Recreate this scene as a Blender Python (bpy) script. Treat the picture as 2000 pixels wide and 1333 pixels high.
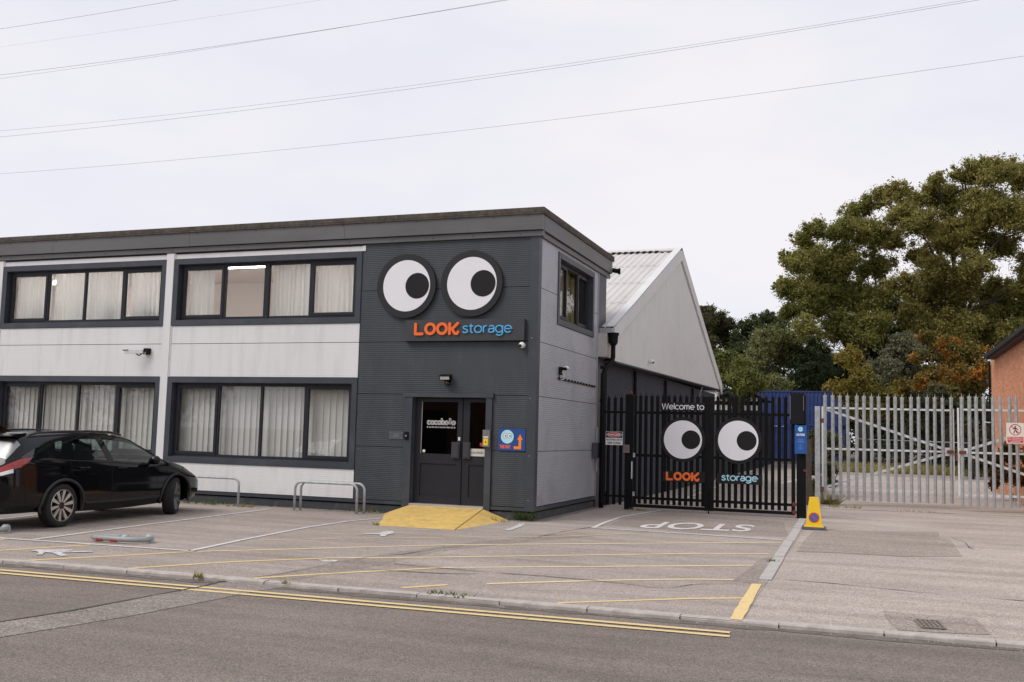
import bpy, bmesh, math, random
import numpy as np
from mathutils import Vector, Matrix
random.seed(7)
R = math.radians
for o in list(bpy.data.objects): bpy.data.objects.remove(o)
scene = bpy.context.scene
col = scene.collection

# ------------------------------------------------------------------ camera
EYE = np.array([6.25488, -18.5609, 1.70]); FPX = 1935.18
YAW, PITCH, ROLL = -0.350188, 0.0931018, 0.0255769
_f = np.array([math.sin(YAW)*math.cos(PITCH), math.cos(YAW)*math.cos(PITCH), math.sin(PITCH)])
_r = np.array([math.cos(YAW), -math.sin(YAW), 0.0]); _u = np.cross(_r, _f)
CR = math.cos(ROLL)*_r + math.sin(ROLL)*_u; CU = -math.sin(ROLL)*_r + math.cos(ROLL)*_u; CF = _f
cd = bpy.data.cameras.new('camera'); cam = bpy.data.objects.new('camera', cd); col.objects.link(cam)
cd.lens = FPX/2000*36; cd.sensor_width = 36; cd.clip_start = 0.1; cd.clip_end = 5000
cam.matrix_world = Matrix(((CR[0], CU[0], -CF[0], EYE[0]), (CR[1], CU[1], -CF[1], EYE[1]), (CR[2], CU[2], -CF[2], EYE[2]), (0, 0, 0, 1)))
scene.camera = cam

# ------------------------------------------------------------------ world, sun, exposure
W = bpy.data.worlds.new('World'); scene.world = W; W.use_nodes = True
nt = W.node_tree; nt.nodes.clear()
def wn(t): return nt.nodes.new(t)
SUN_EL, SUN_AZ = R(50), R(222)      # high, behind the camera and to the left
out = wn('ShaderNodeOutputWorld'); bg = wn('ShaderNodeBackground'); bg.inputs[1].default_value = 0.10
sky = wn('ShaderNodeTexSky'); sky.sky_type = 'NISHITA'; sky.sun_disc = False
sky.sun_elevation = SUN_EL; sky.sun_rotation = SUN_AZ
tc = wn('ShaderNodeTexCoord'); mp = wn('ShaderNodeMapping'); mp.inputs['Scale'].default_value = (1.0, 1.0, 2.6)
n1 = wn('ShaderNodeTexNoise'); n1.inputs['Scale'].default_value = 1.6; n1.inputs['Detail'].default_value = 5; n1.inputs['Roughness'].default_value = 0.55
rp = wn('ShaderNodeValToRGB'); rp.color_ramp.elements[0].position = 0.36; rp.color_ramp.elements[1].position = 0.66
rp.color_ramp.elements[0].color = (0.700, 0.728, 0.820, 1); rp.color_ramp.elements[1].color = (0.855, 0.828, 0.858, 1)
vm = wn('ShaderNodeVectorMath'); vm.operation = 'SCALE'; vm.inputs[3].default_value = 10.0
mx = wn('ShaderNodeMixRGB'); mx.inputs[0].default_value = 0.06
nt.links.new(tc.outputs['Generated'], mp.inputs[0]); nt.links.new(mp.outputs[0], n1.inputs['Vector'])
nt.links.new(n1.outputs[0], rp.inputs[0]); nt.links.new(rp.outputs[0], vm.inputs[0])
nt.links.new(vm.outputs[0], mx.inputs[1]); nt.links.new(sky.outputs[0], mx.inputs[2])
nt.links.new(mx.outputs[0], bg.inputs[0]); nt.links.new(bg.outputs[0], out.inputs[0])
sd = bpy.data.lights.new('sun', 'SUN'); sd.energy = 1.5; sd.angle = R(28); sd.color = (1.0, 0.965, 0.92)
sun = bpy.data.objects.new('sun', sd); col.objects.link(sun)
sdir = Vector((math.sin(SUN_AZ)*math.cos(SUN_EL), math.cos(SUN_AZ)*math.cos(SUN_EL), math.sin(SUN_EL)))
sun.rotation_euler = sdir.to_track_quat('Z', 'Y').to_euler(); sun.location = (0, -30, 40)
vs = scene.view_settings; vs.view_transform = 'Standard'; vs.look = 'None'; vs.gamma = 1; vs.exposure = 0.16
vs.use_curve_mapping = False
scene.render.engine = 'CYCLES'

# ------------------------------------------------------------------ surveying: photograph -> place
def ray(px, py): return CF + (px-1000)/FPX*CR - (py-666.5)/FPX*CU
def gp(px, py, z=0.0):
    d = ray(px, py); t = (z-EYE[2])/d[2]; return EYE + t*d
def wp(px, py, Y):
    d = ray(px, py); t = (Y-EYE[1])/d[1]; return EYE + t*d
def sp(px, py, X):
    d = ray(px, py); t = (X-EYE[0])/d[0]; return EYE + t*d
def dp(px, py, D): return EYE + D*ray(px, py)

# ------------------------------------------------------------------ materials
MATS = {}
def lin(c): return tuple(((v/255)/12.92 if v/255 <= 0.04045 else ((v/255+0.055)/1.055)**2.4) for v in c)
def mat(name, color, rough=0.6, metal=0.0, var=0.08, scale=3.0, bump=0.0, bscale=40.0, spec=0.5, emit=None, stretch=None, coat=0.0, dirt=None, dirt_amt=0.3, dirt_scale=1.5, fine=0.0, fscale=150):
    if name in MATS: return MATS[name]
    m = bpy.data.materials.new(name); m.use_nodes = True; t = m.node_tree; b = t.nodes['Principled BSDF']
    b.inputs['Roughness'].default_value = rough; b.inputs['Metallic'].default_value = metal
    b.inputs['Specular IOR Level'].default_value = spec; b.inputs['Coat Weight'].default_value = coat
    tcn = t.nodes.new('ShaderNodeTexCoord'); vec = tcn.outputs['Object']
    if stretch:
        mpn = t.nodes.new('ShaderNodeMapping'); mpn.inputs['Scale'].default_value = stretch
        t.links.new(vec, mpn.inputs[0]); vec = mpn.outputs[0]
    def noise(sc, det=4, rg=0.6):
        n = t.nodes.new('ShaderNodeTexNoise'); n.inputs['Scale'].default_value = sc; n.inputs['Detail'].default_value = det
        n.inputs['Roughness'].default_value = rg; t.links.new(vec, n.inputs['Vector']); return n.outputs[0]
    c = Vector(color[:3])
    n = noise(scale)
    rm = t.nodes.new('ShaderNodeValToRGB'); rm.color_ramp.elements[0].position = 0.3; rm.color_ramp.elements[1].position = 0.7
    rm.color_ramp.elements[0].color = (*(c*(1-var)), 1); rm.color_ramp.elements[1].color = (*(c*(1+var)), 1)
    t.links.new(n, rm.inputs[0]); cout = rm.outputs[0]
    if fine:
        nf = noise(fscale, 2, 0.7); r2 = t.nodes.new('ShaderNodeValToRGB')
        r2.color_ramp.elements[0].position = 0.35; r2.color_ramp.elements[1].position = 0.65
        r2.color_ramp.elements[0].color = (1-fine,)*3+(1,); r2.color_ramp.elements[1].color = (1+fine,)*3+(1,)
        mm = t.nodes.new('ShaderNodeMixRGB'); mm.blend_type = 'MULTIPLY'; mm.inputs[0].default_value = 1
        t.links.new(nf, r2.inputs[0]); t.links.new(cout, mm.inputs[1]); t.links.new(r2.outputs[0], mm.inputs[2]); cout = mm.outputs[0]
    if dirt is not None:
        nd = noise(dirt_scale, 6, 0.65); r3 = t.nodes.new('ShaderNodeValToRGB')
        r3.color_ramp.elements[0].position = 0.5; r3.color_ramp.elements[1].position = 0.72
        r3.color_ramp.elements[0].color = (0, 0, 0, 1); r3.color_ramp.elements[1].color = (dirt_amt,)*3+(1,)
        mm = t.nodes.new('ShaderNodeMixRGB'); t.links.new(nd, r3.inputs[0]); t.links.new(r3.outputs[0], mm.inputs[0])
        t.links.new(cout, mm.inputs[1]); mm.inputs[2].default_value = (*dirt, 1); cout = mm.outputs[0]
    t.links.new(cout, b.inputs['Base Color'])
    if bump:
        bn = t.nodes.new('ShaderNodeBump'); bn.inputs['Strength'].default_value = bump; bn.inputs['Distance'].default_value = 0.01
        t.links.new(noise(bscale, 3, 0.6), bn.inputs['Height']); t.links.new(bn.outputs[0], b.inputs['Normal'])
    if emit:
        b.inputs['Emission Color'].default_value = (*emit[:3], 1); b.inputs['Emission Strength'].default_value = emit[3]
    MATS[name] = m; return m
def asphalt(name, base, tint2, wear=0.18, speck=0.45, fs=95, patch=0.5):
    m = bpy.data.materials.new(name); m.use_nodes = True; t = m.node_tree; b = t.nodes['Principled BSDF']
    b.inputs['Roughness'].default_value = 0.9; b.inputs['Specular IOR Level'].default_value = 0.25
    tcn = t.nodes.new('ShaderNodeTexCoord'); vec = tcn.outputs['Object']
    def noise(sc, det, rg, v=vec):
        n = t.nodes.new('ShaderNodeTexNoise'); n.inputs['Scale'].default_value = sc; n.inputs['Detail'].default_value = det
        n.inputs['Roughness'].default_value = rg; t.links.new(v, n.inputs['Vector']); return n.outputs[0]
    def ramp(src, p0, c0, p1, c1):
        r = t.nodes.new('ShaderNodeValToRGB'); e = r.color_ramp.elements
        e[0].position = p0; e[1].position = p1; e[0].color = (*c0, 1); e[1].color = (*c1, 1); t.links.new(src, r.inputs[0]); return r.outputs[0]
    def mult(a, bb):
        mm = t.nodes.new('ShaderNodeMixRGB'); mm.blend_type = 'MULTIPLY'; mm.inputs[0].default_value = 1
        t.links.new(a, mm.inputs[1]); t.links.new(bb, mm.inputs[2]); return mm.outputs[0]
    c = ramp(noise(0.35, 6, 0.62), 0.32, base, 0.68, tint2)
    c = mult(c, ramp(noise(fs, 2, 0.75), 0.33, (1-speck,)*3, 0.67, (1+speck,)*3))
    mid = ramp(noise(9, 5, 0.7), 0.35, (1-wear,)*3, 0.65, (1+wear*0.7,)*3); c = mult(c, mid)
    mpn = t.nodes.new('ShaderNodeMapping'); mpn.inputs['Scale'].default_value = (0.25, 1.6, 1); t.links.new(vec, mpn.inputs[0])
    c = mult(c, ramp(noise(1.3, 5, 0.6, mpn.outputs[0]), 0.3, (0.84, 0.83, 0.82), 0.62, (1.05, 1.05, 1.05)))
    c = mult(c, ramp(noise(2.2, 7, 0.72), 0.27, (0.70, 0.68, 0.66), 0.40, (1, 1, 1)))
    mp2 = t.nodes.new('ShaderNodeMapping'); mp2.inputs['Rotation'].default_value = (0, 0, .5); mp2.inputs['Scale'].default_value = (.12, 2.4, 1); t.links.new(vec, mp2.inputs[0])
    c = mult(c, ramp(noise(.9, 4, 0.55, mp2.outputs[0]), 0.35, (0.90, 0.89, 0.88), 0.55, (1.03, 1.03, 1.03)))
    # chippings: dark and pale stones
    vo = t.nodes.new('ShaderNodeTexVoronoi'); vo.inputs['Scale'].default_value = fs*0.9; t.links.new(vec, vo.inputs['Vector'])
    sep = t.nodes.new('ShaderNodeSeparateColor'); t.links.new(vo.outputs['Color'], sep.inputs[0])
    c = mult(c, ramp(sep.outputs[0], 0.05, (0.62, 0.62, 0.62), 0.95, (1.36, 1.34, 1.32)))
    t.links.new(c, b.inputs['Base Color'])
    bn = t.nodes.new('ShaderNodeBump'); bn.inputs['Strength'].default_value = 0.5; bn.inputs['Distance'].default_value = 0.008
    t.links.new(vo.outputs['Distance'], bn.inputs['Height']); t.links.new(bn.outputs[0], b.inputs['Normal'])
    MATS[name] = m; return m
def paint(name, color, under, thr=0.42, soft=0.10, sc=7.0):
    m = bpy.data.materials.new(name); m.use_nodes = True; t = m.node_tree; b = t.nodes['Principled BSDF']
    b.inputs['Roughness'].default_value = 0.8; b.inputs['Specular IOR Level'].default_value = 0.3
    tcn = t.nodes.new('ShaderNodeTexCoord')
    a = t.nodes.new('ShaderNodeTexNoise'); a.inputs['Scale'].default_value = sc; a.inputs['Detail'].default_value = 8; a.inputs['Roughness'].default_value = 0.78
    t.links.new(tcn.outputs['Object'], a.inputs['Vector'])
    r = t.nodes.new('ShaderNodeValToRGB'); e = r.color_ramp.elements; e[0].position = thr-soft; e[1].position = thr+soft
    e[0].color = (*under, 1); e[1].color = (*color, 1); t.links.new(a.outputs[0], r.inputs[0])
    n2 = t.nodes.new('ShaderNodeTexNoise'); n2.inputs['Scale'].default_value = 110; n2.inputs['Detail'].default_value = 2
    t.links.new(tcn.outputs['Object'], n2.inputs['Vector'])
    r2 = t.nodes.new('ShaderNodeValToRGB'); e = r2.color_ramp.elements; e[0].position = .35; e[1].position = .6
    e[0].color = (.78, .78, .78, 1); e[1].color = (1.04, 1.04, 1.04, 1); t.links.new(n2.outputs[0], r2.inputs[0])
    mm = t.nodes.new('ShaderNodeMixRGB'); mm.blend_type = 'MULTIPLY'; mm.inputs[0].default_value = 1
    t.links.new(r.outputs[0], mm.inputs[1]); t.links.new(r2.outputs[0], mm.inputs[2]); t.links.new(mm.outputs[0], b.inputs['Base Color'])
    MATS[name] = m; return m
def glass(name, tint=(1, 1, 1), refl=0.08, rough=0.0):
    m = bpy.data.materials.new(name); m.use_nodes = True; t = m.node_tree; t.nodes.clear()
    o = t.nodes.new('ShaderNodeOutputMaterial'); mxs = t.nodes.new('ShaderNodeMixShader')
    tr = t.nodes.new('ShaderNodeBsdfTransparent'); tr.inputs[0].default_value = (*tint, 1)
    gl = t.nodes.new('ShaderNodeBsdfGlossy'); gl.inputs['Roughness'].default_value = rough
    fr = t.nodes.new('ShaderNodeLayerWeight'); fr.inputs[0].default_value = 0.5
    pw = t.nodes.new('ShaderNodeMath'); pw.operation = 'POWER'; pw.inputs[1].default_value = 5.0; t.links.new(fr.outputs['Facing'], pw.inputs[0])
    ma = t.nodes.new('ShaderNodeMath'); ma.operation = 'MULTIPLY_ADD'; ma.inputs[1].default_value = 0.9; ma.inputs[2].default_value = refl; ma.use_clamp = True
    t.links.new(pw.outputs[0], ma.inputs[0]); t.links.new(ma.outputs[0], mxs.inputs[0])
    t.links.new(tr.outputs[0], mxs.inputs[1]); t.links.new(gl.outputs[0], mxs.inputs[2]); t.links.new(mxs.outputs[0], o.inputs[0])
    MATS[name] = m; return m
def foliage(name, cols, trans=0.3, accent=None, accent_amt=0.0, patch_scale=0.35):
    m = bpy.data.materials.new(name); m.use_nodes = True; t = m.node_tree; t.nodes.clear()
    o = t.nodes.new('ShaderNodeOutputMaterial'); mxs = t.nodes.new('ShaderNodeMixShader'); mxs.inputs[0].default_value = trans
    d = t.nodes.new('ShaderNodeBsdfPrincipled'); d.inputs['Roughness'].default_value = 0.55; d.inputs['Specular IOR Level'].default_value = 0.25
    tl = t.nodes.new('ShaderNodeBsdfTranslucent')
    g = t.nodes.new('ShaderNodeNewGeometry'); tcn = t.nodes.new('ShaderNodeTexCoord')
    n = t.nodes.new('ShaderNodeTexNoise'); n.inputs['Scale'].default_value = patch_scale; n.inputs['Detail'].default_value = 4
    t.links.new(tcn.outputs['Object'], n.inputs['Vector'])
    ad = t.nodes.new('ShaderNodeMath'); ad.operation = 'MULTIPLY_ADD'; ad.inputs[1].default_value = 0.45
    t.links.new(g.outputs['Random Per Island'], ad.inputs[0])
    m2 = t.nodes.new('ShaderNodeMath'); m2.operation = 'MULTIPLY_ADD'; m2.inputs[1].default_value = 1.3; m2.inputs[2].default_value = -0.38
    t.links.new(n.outputs[0], m2.inputs[0]); t.links.new(m2.outputs[0], ad.inputs[2])
    r = t.nodes.new('ShaderNodeValToRGB'); e = r.color_ramp.elements
    e[0].position = 0.1; e[0].color = (*cols[0], 1); e[1].position = 0.9; e[1].color = (*cols[-1], 1)
    for i, c in enumerate(cols[1:-1]):
        k = e.new(0.1+0.8*(i+1)/(len(cols)-1)); k.color = (*c, 1)
    t.links.new(ad.outputs[0], r.inputs[0]); cout = r.outputs[0]
    if accent:
        n3 = t.nodes.new('ShaderNodeTexNoise'); n3.inputs['Scale'].default_value = 0.8; n3.inputs['Detail'].default_value = 5
        mpn = t.nodes.new('ShaderNodeMapping'); mpn.inputs['Location'].default_value = (13.1, 4.2, 7.7)
        t.links.new(tcn.outputs['Object'], mpn.inputs[0]); t.links.new(mpn.outputs[0], n3.inputs['Vector'])
        r3 = t.nodes.new('ShaderNodeValToRGB'); ee = r3.color_ramp.elements
        ee[0].position = 1-accent_amt-0.06; ee[1].position = 1-accent_amt+0.06
        ee[0].color = (0, 0, 0, 1); ee[1].color = (.9, .9, .9, 1); t.links.new(n3.outputs[0], r3.inputs[0])
        mm = t.nodes.new('ShaderNodeMixRGB'); mm.inputs[2].default_value = (*accent, 1)
        t.links.new(r3.outputs[0], mm.inputs[0]); t.links.new(cout, mm.inputs[1]); cout = mm.outputs[0]
    t.links.new(cout, d.inputs['Base Color']); t.links.new(cout, tl.inputs[0])
    t.links.new(d.outputs[0], mxs.inputs[1]); t.links.new(tl.outputs[0], mxs.inputs[2]); t.links.new(mxs.outputs[0], o.inputs[0])
    MATS[name] = m; return m

M_DARK = mat('dark_cladding', (0.043, 0.050, 0.058), 0.42, 0, 0.12, 1.0, dirt=(0.08, 0.082, 0.085), dirt_amt=0.4, stretch=(2.5, 2.5, .6), spec=.35)
M_TRIM = mat('dark_flashing', (0.043, 0.049, 0.062), 0.42, 0, 0.12, 1.5, dirt=(0.11, 0.11, 0.11), dirt_amt=0.3)
M_FASC = mat('fascia_metal', (0.112, 0.109, 0.108), 0.45, 0, 0.16, 0.8, dirt=(0.13, 0.125, 0.12), dirt_amt=0.5, stretch=(0.5, 0.5, 2))
M_FRAME = mat('window_frame', (0.020, 0.020, 0.026), 0.45, 0, 0.1, 3, spec=.3)
M_CAP = mat('roof_felt', (0.080, 0.064, 0.052), 0.95, 0, 0.45, 9, bump=0.6, bscale=50, dirt=(0.13, 0.11, 0.085), dirt_amt=0.7, dirt_scale=4)
M_PALE = mat('pale_cladding', (0.74, 0.725, 0.72), 0.45, 0, 0.03, 0.8, dirt=(0.50, 0.48, 0.45), dirt_amt=0.35, stretch=(3.5, 3.5, .45))
M_SILV = mat('silver_cladding', (0.40, 0.41, 0.445), 0.40, 0.25, 0.06, 0.8, dirt=(0.22, 0.22, 0.23), dirt_amt=0.4)
M_PLINTH = mat('plinth_board', (0.045, 0.05, 0.058), 0.5, 0, 0.15, 2, dirt=(0.14, 0.13, 0.115), dirt_amt=0.5, dirt_scale=6)
M_BLACK = mat('black_gap', (0.006, 0.006, 0.007), 0.8)
M_SCREW = mat('screw', (0.35, 0.36, 0.38), 0.35, 0.8)
M_BLACKM = mat('black_paint', (0.005, 0.005, 0.006), 0.55, 0, 0.2, 4, spec=.16, dirt=(0.02, 0.018, 0.016), dirt_amt=0.4)
M_GALV = mat('galvanised', (0.42, 0.435, 0.445), 0.5, 0.25, 0.22, 7, dirt=(0.27, 0.25, 0.22), dirt_amt=0.6, dirt_scale=5)
M_GALVP = mat('galvanised_pale', (0.68, 0.68, 0.66), 0.55, 0.1, 0.10, 6)
M_RUST = mat('rust', (0.16, 0.055, 0.032), 0.9, 0, 0.4, 25)
M_WHITE = mat('white_print', (0.80, 0.79, 0.81), 0.4, 0, 0.02)
M_WPLAS = mat('white_plastic', (0.74, 0.74, 0.72), 0.3, 0, 0.03)
M_PUPIL = mat('sign_black', (0.016, 0.015, 0.016), 0.55, 0, 0.05, spec=.2)
M_RING = mat('sign_ring', (0.028, 0.027, 0.028), 0.5, 0, 0.05, spec=.25)
M_ORANGE = mat('sign_orange', (0.90, 0.16, 0.02), 0.4, 0, 0.03)
M_ORANGE2 = mat('arrow_orange', (0.95, 0.24, 0.01), 0.4, 0, 0.03)
M_BLUE = mat('sign_blue_letters', (0.10, 0.42, 0.72), 0.4, 0, 0.03)
M_PBLUE = mat('sign_paleblue', (0.42, 0.74, 0.86), 0.4, 0, 0.03)
M_SBLUE = mat('sign_blue', (0.018, 0.062, 0.24), 0.4, 0, 0.05)
M_SBLUE2 = mat('sign_blue2', (0.012, 0.085, 0.33), 0.4, 0, 0.05)
M_RED = mat('sign_red', (0.60, 0.03, 0.03), 0.45, 0, 0.04)
M_YEL = mat('yellow_box', (0.82, 0.58, 0.02), 0.4, 0, 0.03)
M_GREY = mat('grey_plastic', (0.18, 0.17, 0.165), 0.4, 0, 0.05)
M_RAMP = mat('ramp_yellow', (0.70, 0.47, 0.14), 0.75, 0, 0.12, 4, bump=0.25, bscale=60, dirt=(0.36, 0.26, 0.12), dirt_amt=0.7, dirt_scale=7, fine=.10, fscale=120)
M_CONE = mat('cone_yellow', (0.84, 0.53, 0.01), 0.42, 0, 0.05, 6)
M_CONEB = mat('cone_base', (0.10, 0.10, 0.12), 0.8, 0, 0.2, 12)
M_CONC = mat('kerb_concrete', (0.47, 0.42, 0.38), 0.9, 0, 0.14, 6, bump=0.4, bscale=70, dirt=(0.24, 0.21, 0.18), dirt_amt=0.5, dirt_scale=5, fine=0.12)
M_CONC2 = mat('pale_concrete', (0.46, 0.43, 0.40), 0.9, 0, 0.12, 5, bump=0.3, bscale=60, dirt=(0.30, 0.27, 0.24), dirt_amt=0.5, dirt_scale=3, fine=0.10)
M_ROAD = asphalt('road_asphalt', (0.200, 0.168, 0.148), (0.240, 0.203, 0.180), 0.045, 0.34, 120)
M_LOT = asphalt('forecourt_asphalt', (0.348, 0.297, 0.262), (0.425, 0.368, 0.330), 0.06, 0.32, 110)
M_LOTD = asphalt('patched_asphalt', (0.290, 0.246, 0.213), (0.345, 0.295, 0.260), 0.12, 0.28, 75)
M_SLAB = asphalt('pale_slab', (0.395, 0.340, 0.300), (0.490, 0.430, 0.384), 0.07, 0.28, 110)
M_SLABD = asphalt('slab_patch', (0.325, 0.280, 0.244), (0.375, 0.325, 0.285), 0.10, 0.22, 80)
M_TRENCH = asphalt('trench_asphalt', (0.250, 0.215, 0.190), (0.295, 0.257, 0.229), 0.10, 0.30, 80)
M_CRACK = mat('crack_fill', (0.07, 0.062, 0.058), 0.95, 0, 0.4, 20)
M_MOSS = mat('moss', (0.12, 0.12, 0.035), 1.0, 0, 0.4, 30, bump=0.5)
P_WHITE = paint('white_line', (0.72, 0.69, 0.66), (0.40, 0.36, 0.33), 0.41, 0.10, 9)
P_WORN = paint('worn_white', (0.70, 0.67, 0.66), (0.33, 0.30, 0.285), 0.45, 0.08, 12)
P_YEL = paint('yellow_line', (0.82, 0.61, 0.28), (0.52, 0.42, 0.28), 0.36, 0.12, 6)
P_YELW = paint('worn_yellow', (0.82, 0.66, 0.38), (0.50, 0.42, 0.30), 0.38, 0.12, 5)
P_YELR = paint('road_yellow', (0.78, 0.60, 0.30), (0.30, 0.25, 0.19), 0.36, 0.08, 10)
G_WIN = glass('window_glass', (0.96, 0.97, 0.965), 0.05)
G_DOOR = glass('door_glass', (0.6, 0.6, 0.58), 0.035)
G_CAR = glass('car_glass', (0.60, 0.72, 0.70), 0.10)
M_BLIND = mat('blind_fabric', (0.64, 0.59, 0.54), 0.85, 0, 0.05, 3)
def cloth(name, c, tr=0.4):
    m = bpy.data.materials.new(name); m.use_nodes = True; t = m.node_tree; t.nodes.clear()
    o = t.nodes.new('ShaderNodeOutputMaterial'); mxs = t.nodes.new('ShaderNodeMixShader'); mxs.inputs[0].default_value = tr
    d = t.nodes.new('ShaderNodeBsdfDiffuse'); l = t.nodes.new('ShaderNodeBsdfTranslucent')
    n = t.nodes.new('ShaderNodeTexNoise'); n.inputs['Scale'].default_value = 4; tcn = t.nodes.new('ShaderNodeTexCoord'); t.links.new(tcn.outputs['Object'], n.inputs['Vector'])
    r = t.nodes.new('ShaderNodeValToRGB'); r.color_ramp.elements[0].color = (*[v*.93 for v in c], 1); r.color_ramp.elements[1].color = (*c, 1)
    t.links.new(n.outputs[0], r.inputs[0])
    for s in (d, l): t.links.new(r.outputs[0], s.inputs[0])
    t.links.new(d.outputs[0], mxs.inputs[1]); t.links.new(l.outputs[0], mxs.inputs[2]); t.links.new(mxs.outputs[0], o.inputs[0])
    MATS[name] = m; return m
M_CURT = cloth('net_curtain', (0.88, 0.865, 0.84), 0.45)
M_VANE = cloth('vane_fabric', (0.92, 0.89, 0.85), 0.30)
M_ROOM = mat('room_paint', (0.80, 0.73, 0.69), 0.9, 0, 0.02)
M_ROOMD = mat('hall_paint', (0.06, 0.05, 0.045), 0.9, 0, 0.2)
M_TUBE = mat('strip_or_fill_light', (0.9, 0.9, 0.9), 0.5, emit=(1.0, 0.96, 0.92, 14.0))
M_ROOF = mat('fibre_cement_roof', (0.60, 0.565, 0.545), 0.9, 0, 0.07, 1.3, dirt=(0.45, 0.41, 0.38), dirt_amt=0.5, dirt_scale=2.5, stretch=(1, 0.4, 0.4))
M_GABLE = mat('gable_cladding', (0.68, 0.675, 0.655), 0.55, 0, 0.03, 0.6, dirt=(0.5, 0.49, 0.47), dirt_amt=0.3)
M_VERGE = mat('verge_flashing', (0.66, 0.655, 0.645), 0.5, 0, 0.05, 2)
M_CONT = mat('container_blue', (0.028, 0.050, 0.165), 0.5, 0, 0.2, 1.5, spec=.3, dirt=(0.07, 0.07, 0.11), dirt_amt=0.6)
M_CBLK = mat('container_dark', (0.008, 0.008, 0.010), 0.6, spec=.2)
def brickmat(name, c1, c2, mortar, axis='YZ', bw=0.225, rh=0.075):
    m = bpy.data.materials.new(name); m.use_nodes = True; t = m.node_tree; b = t.nodes['Principled BSDF']; b.inputs['Roughness'].default_value = 0.85
    tcn = t.nodes.new('ShaderNodeTexCoord'); s = t.nodes.new('ShaderNodeSeparateXYZ'); cb = t.nodes.new('ShaderNodeCombineXYZ')
    t.links.new(tcn.outputs['Object'], s.inputs[0]); t.links.new(s.outputs['Y' if axis == 'YZ' else 'X'], cb.inputs[0]); t.links.new(s.outputs['Z'], cb.inputs[1])
    br = t.nodes.new('ShaderNodeTexBrick'); br.inputs['Scale'].default_value = 1; br.inputs['Brick Width'].default_value = bw; br.inputs['Row Height'].default_value = rh
    br.inputs['Mortar Size'].default_value = 0.006; br.inputs['Color1'].default_value = (*c1, 1); br.inputs['Color2'].default_value = (*c2, 1); br.inputs['Mortar'].default_value = (*mortar, 1)
    t.links.new(cb.outputs[0], br.inputs['Vector'])
    n = t.nodes.new('ShaderNodeTexNoise'); n.inputs['Scale'].default_value = 3; n.inputs['Detail'].default_value = 6; t.links.new(tcn.outputs['Object'], n.inputs['Vector'])
    r = t.nodes.new('ShaderNodeValToRGB'); r.color_ramp.elements[0].position = .3; r.color_ramp.elements[0].color = (.8, .78, .76, 1); r.color_ramp.elements[1].color = (1.1, 1.1, 1.1, 1)
    t.links.new(n.outputs[0], r.inputs[0]); mm = t.nodes.new('ShaderNodeMixRGB'); mm.blend_type = 'MULTIPLY'; mm.inputs[0].default_value = 1
    t.links.new(br.outputs['Color'], mm.inputs[1]); t.links.new(r.outputs[0], mm.inputs[2]); t.links.new(mm.outputs[0], b.inputs['Base Color'])
    bn = t.nodes.new('ShaderNodeBump'); bn.invert = True; bn.inputs['Strength'].default_value = .5; bn.inputs['Distance'].default_value = .01
    t.links.new(br.outputs['Fac'], bn.inputs['Height']); t.links.new(bn.outputs[0], b.inputs['Normal'])
    MATS[name] = m; return m
M_BRICKD = brickmat('painted_blockwork', (0.030, 0.036, 0.050), (0.040, 0.046, 0.062), (0.022, 0.026, 0.036))
M_BRICK = brickmat('orange_brick', (0.64, 0.215, 0.095), (0.82, 0.345, 0.165), (0.62, 0.42, 0.30))

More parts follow.
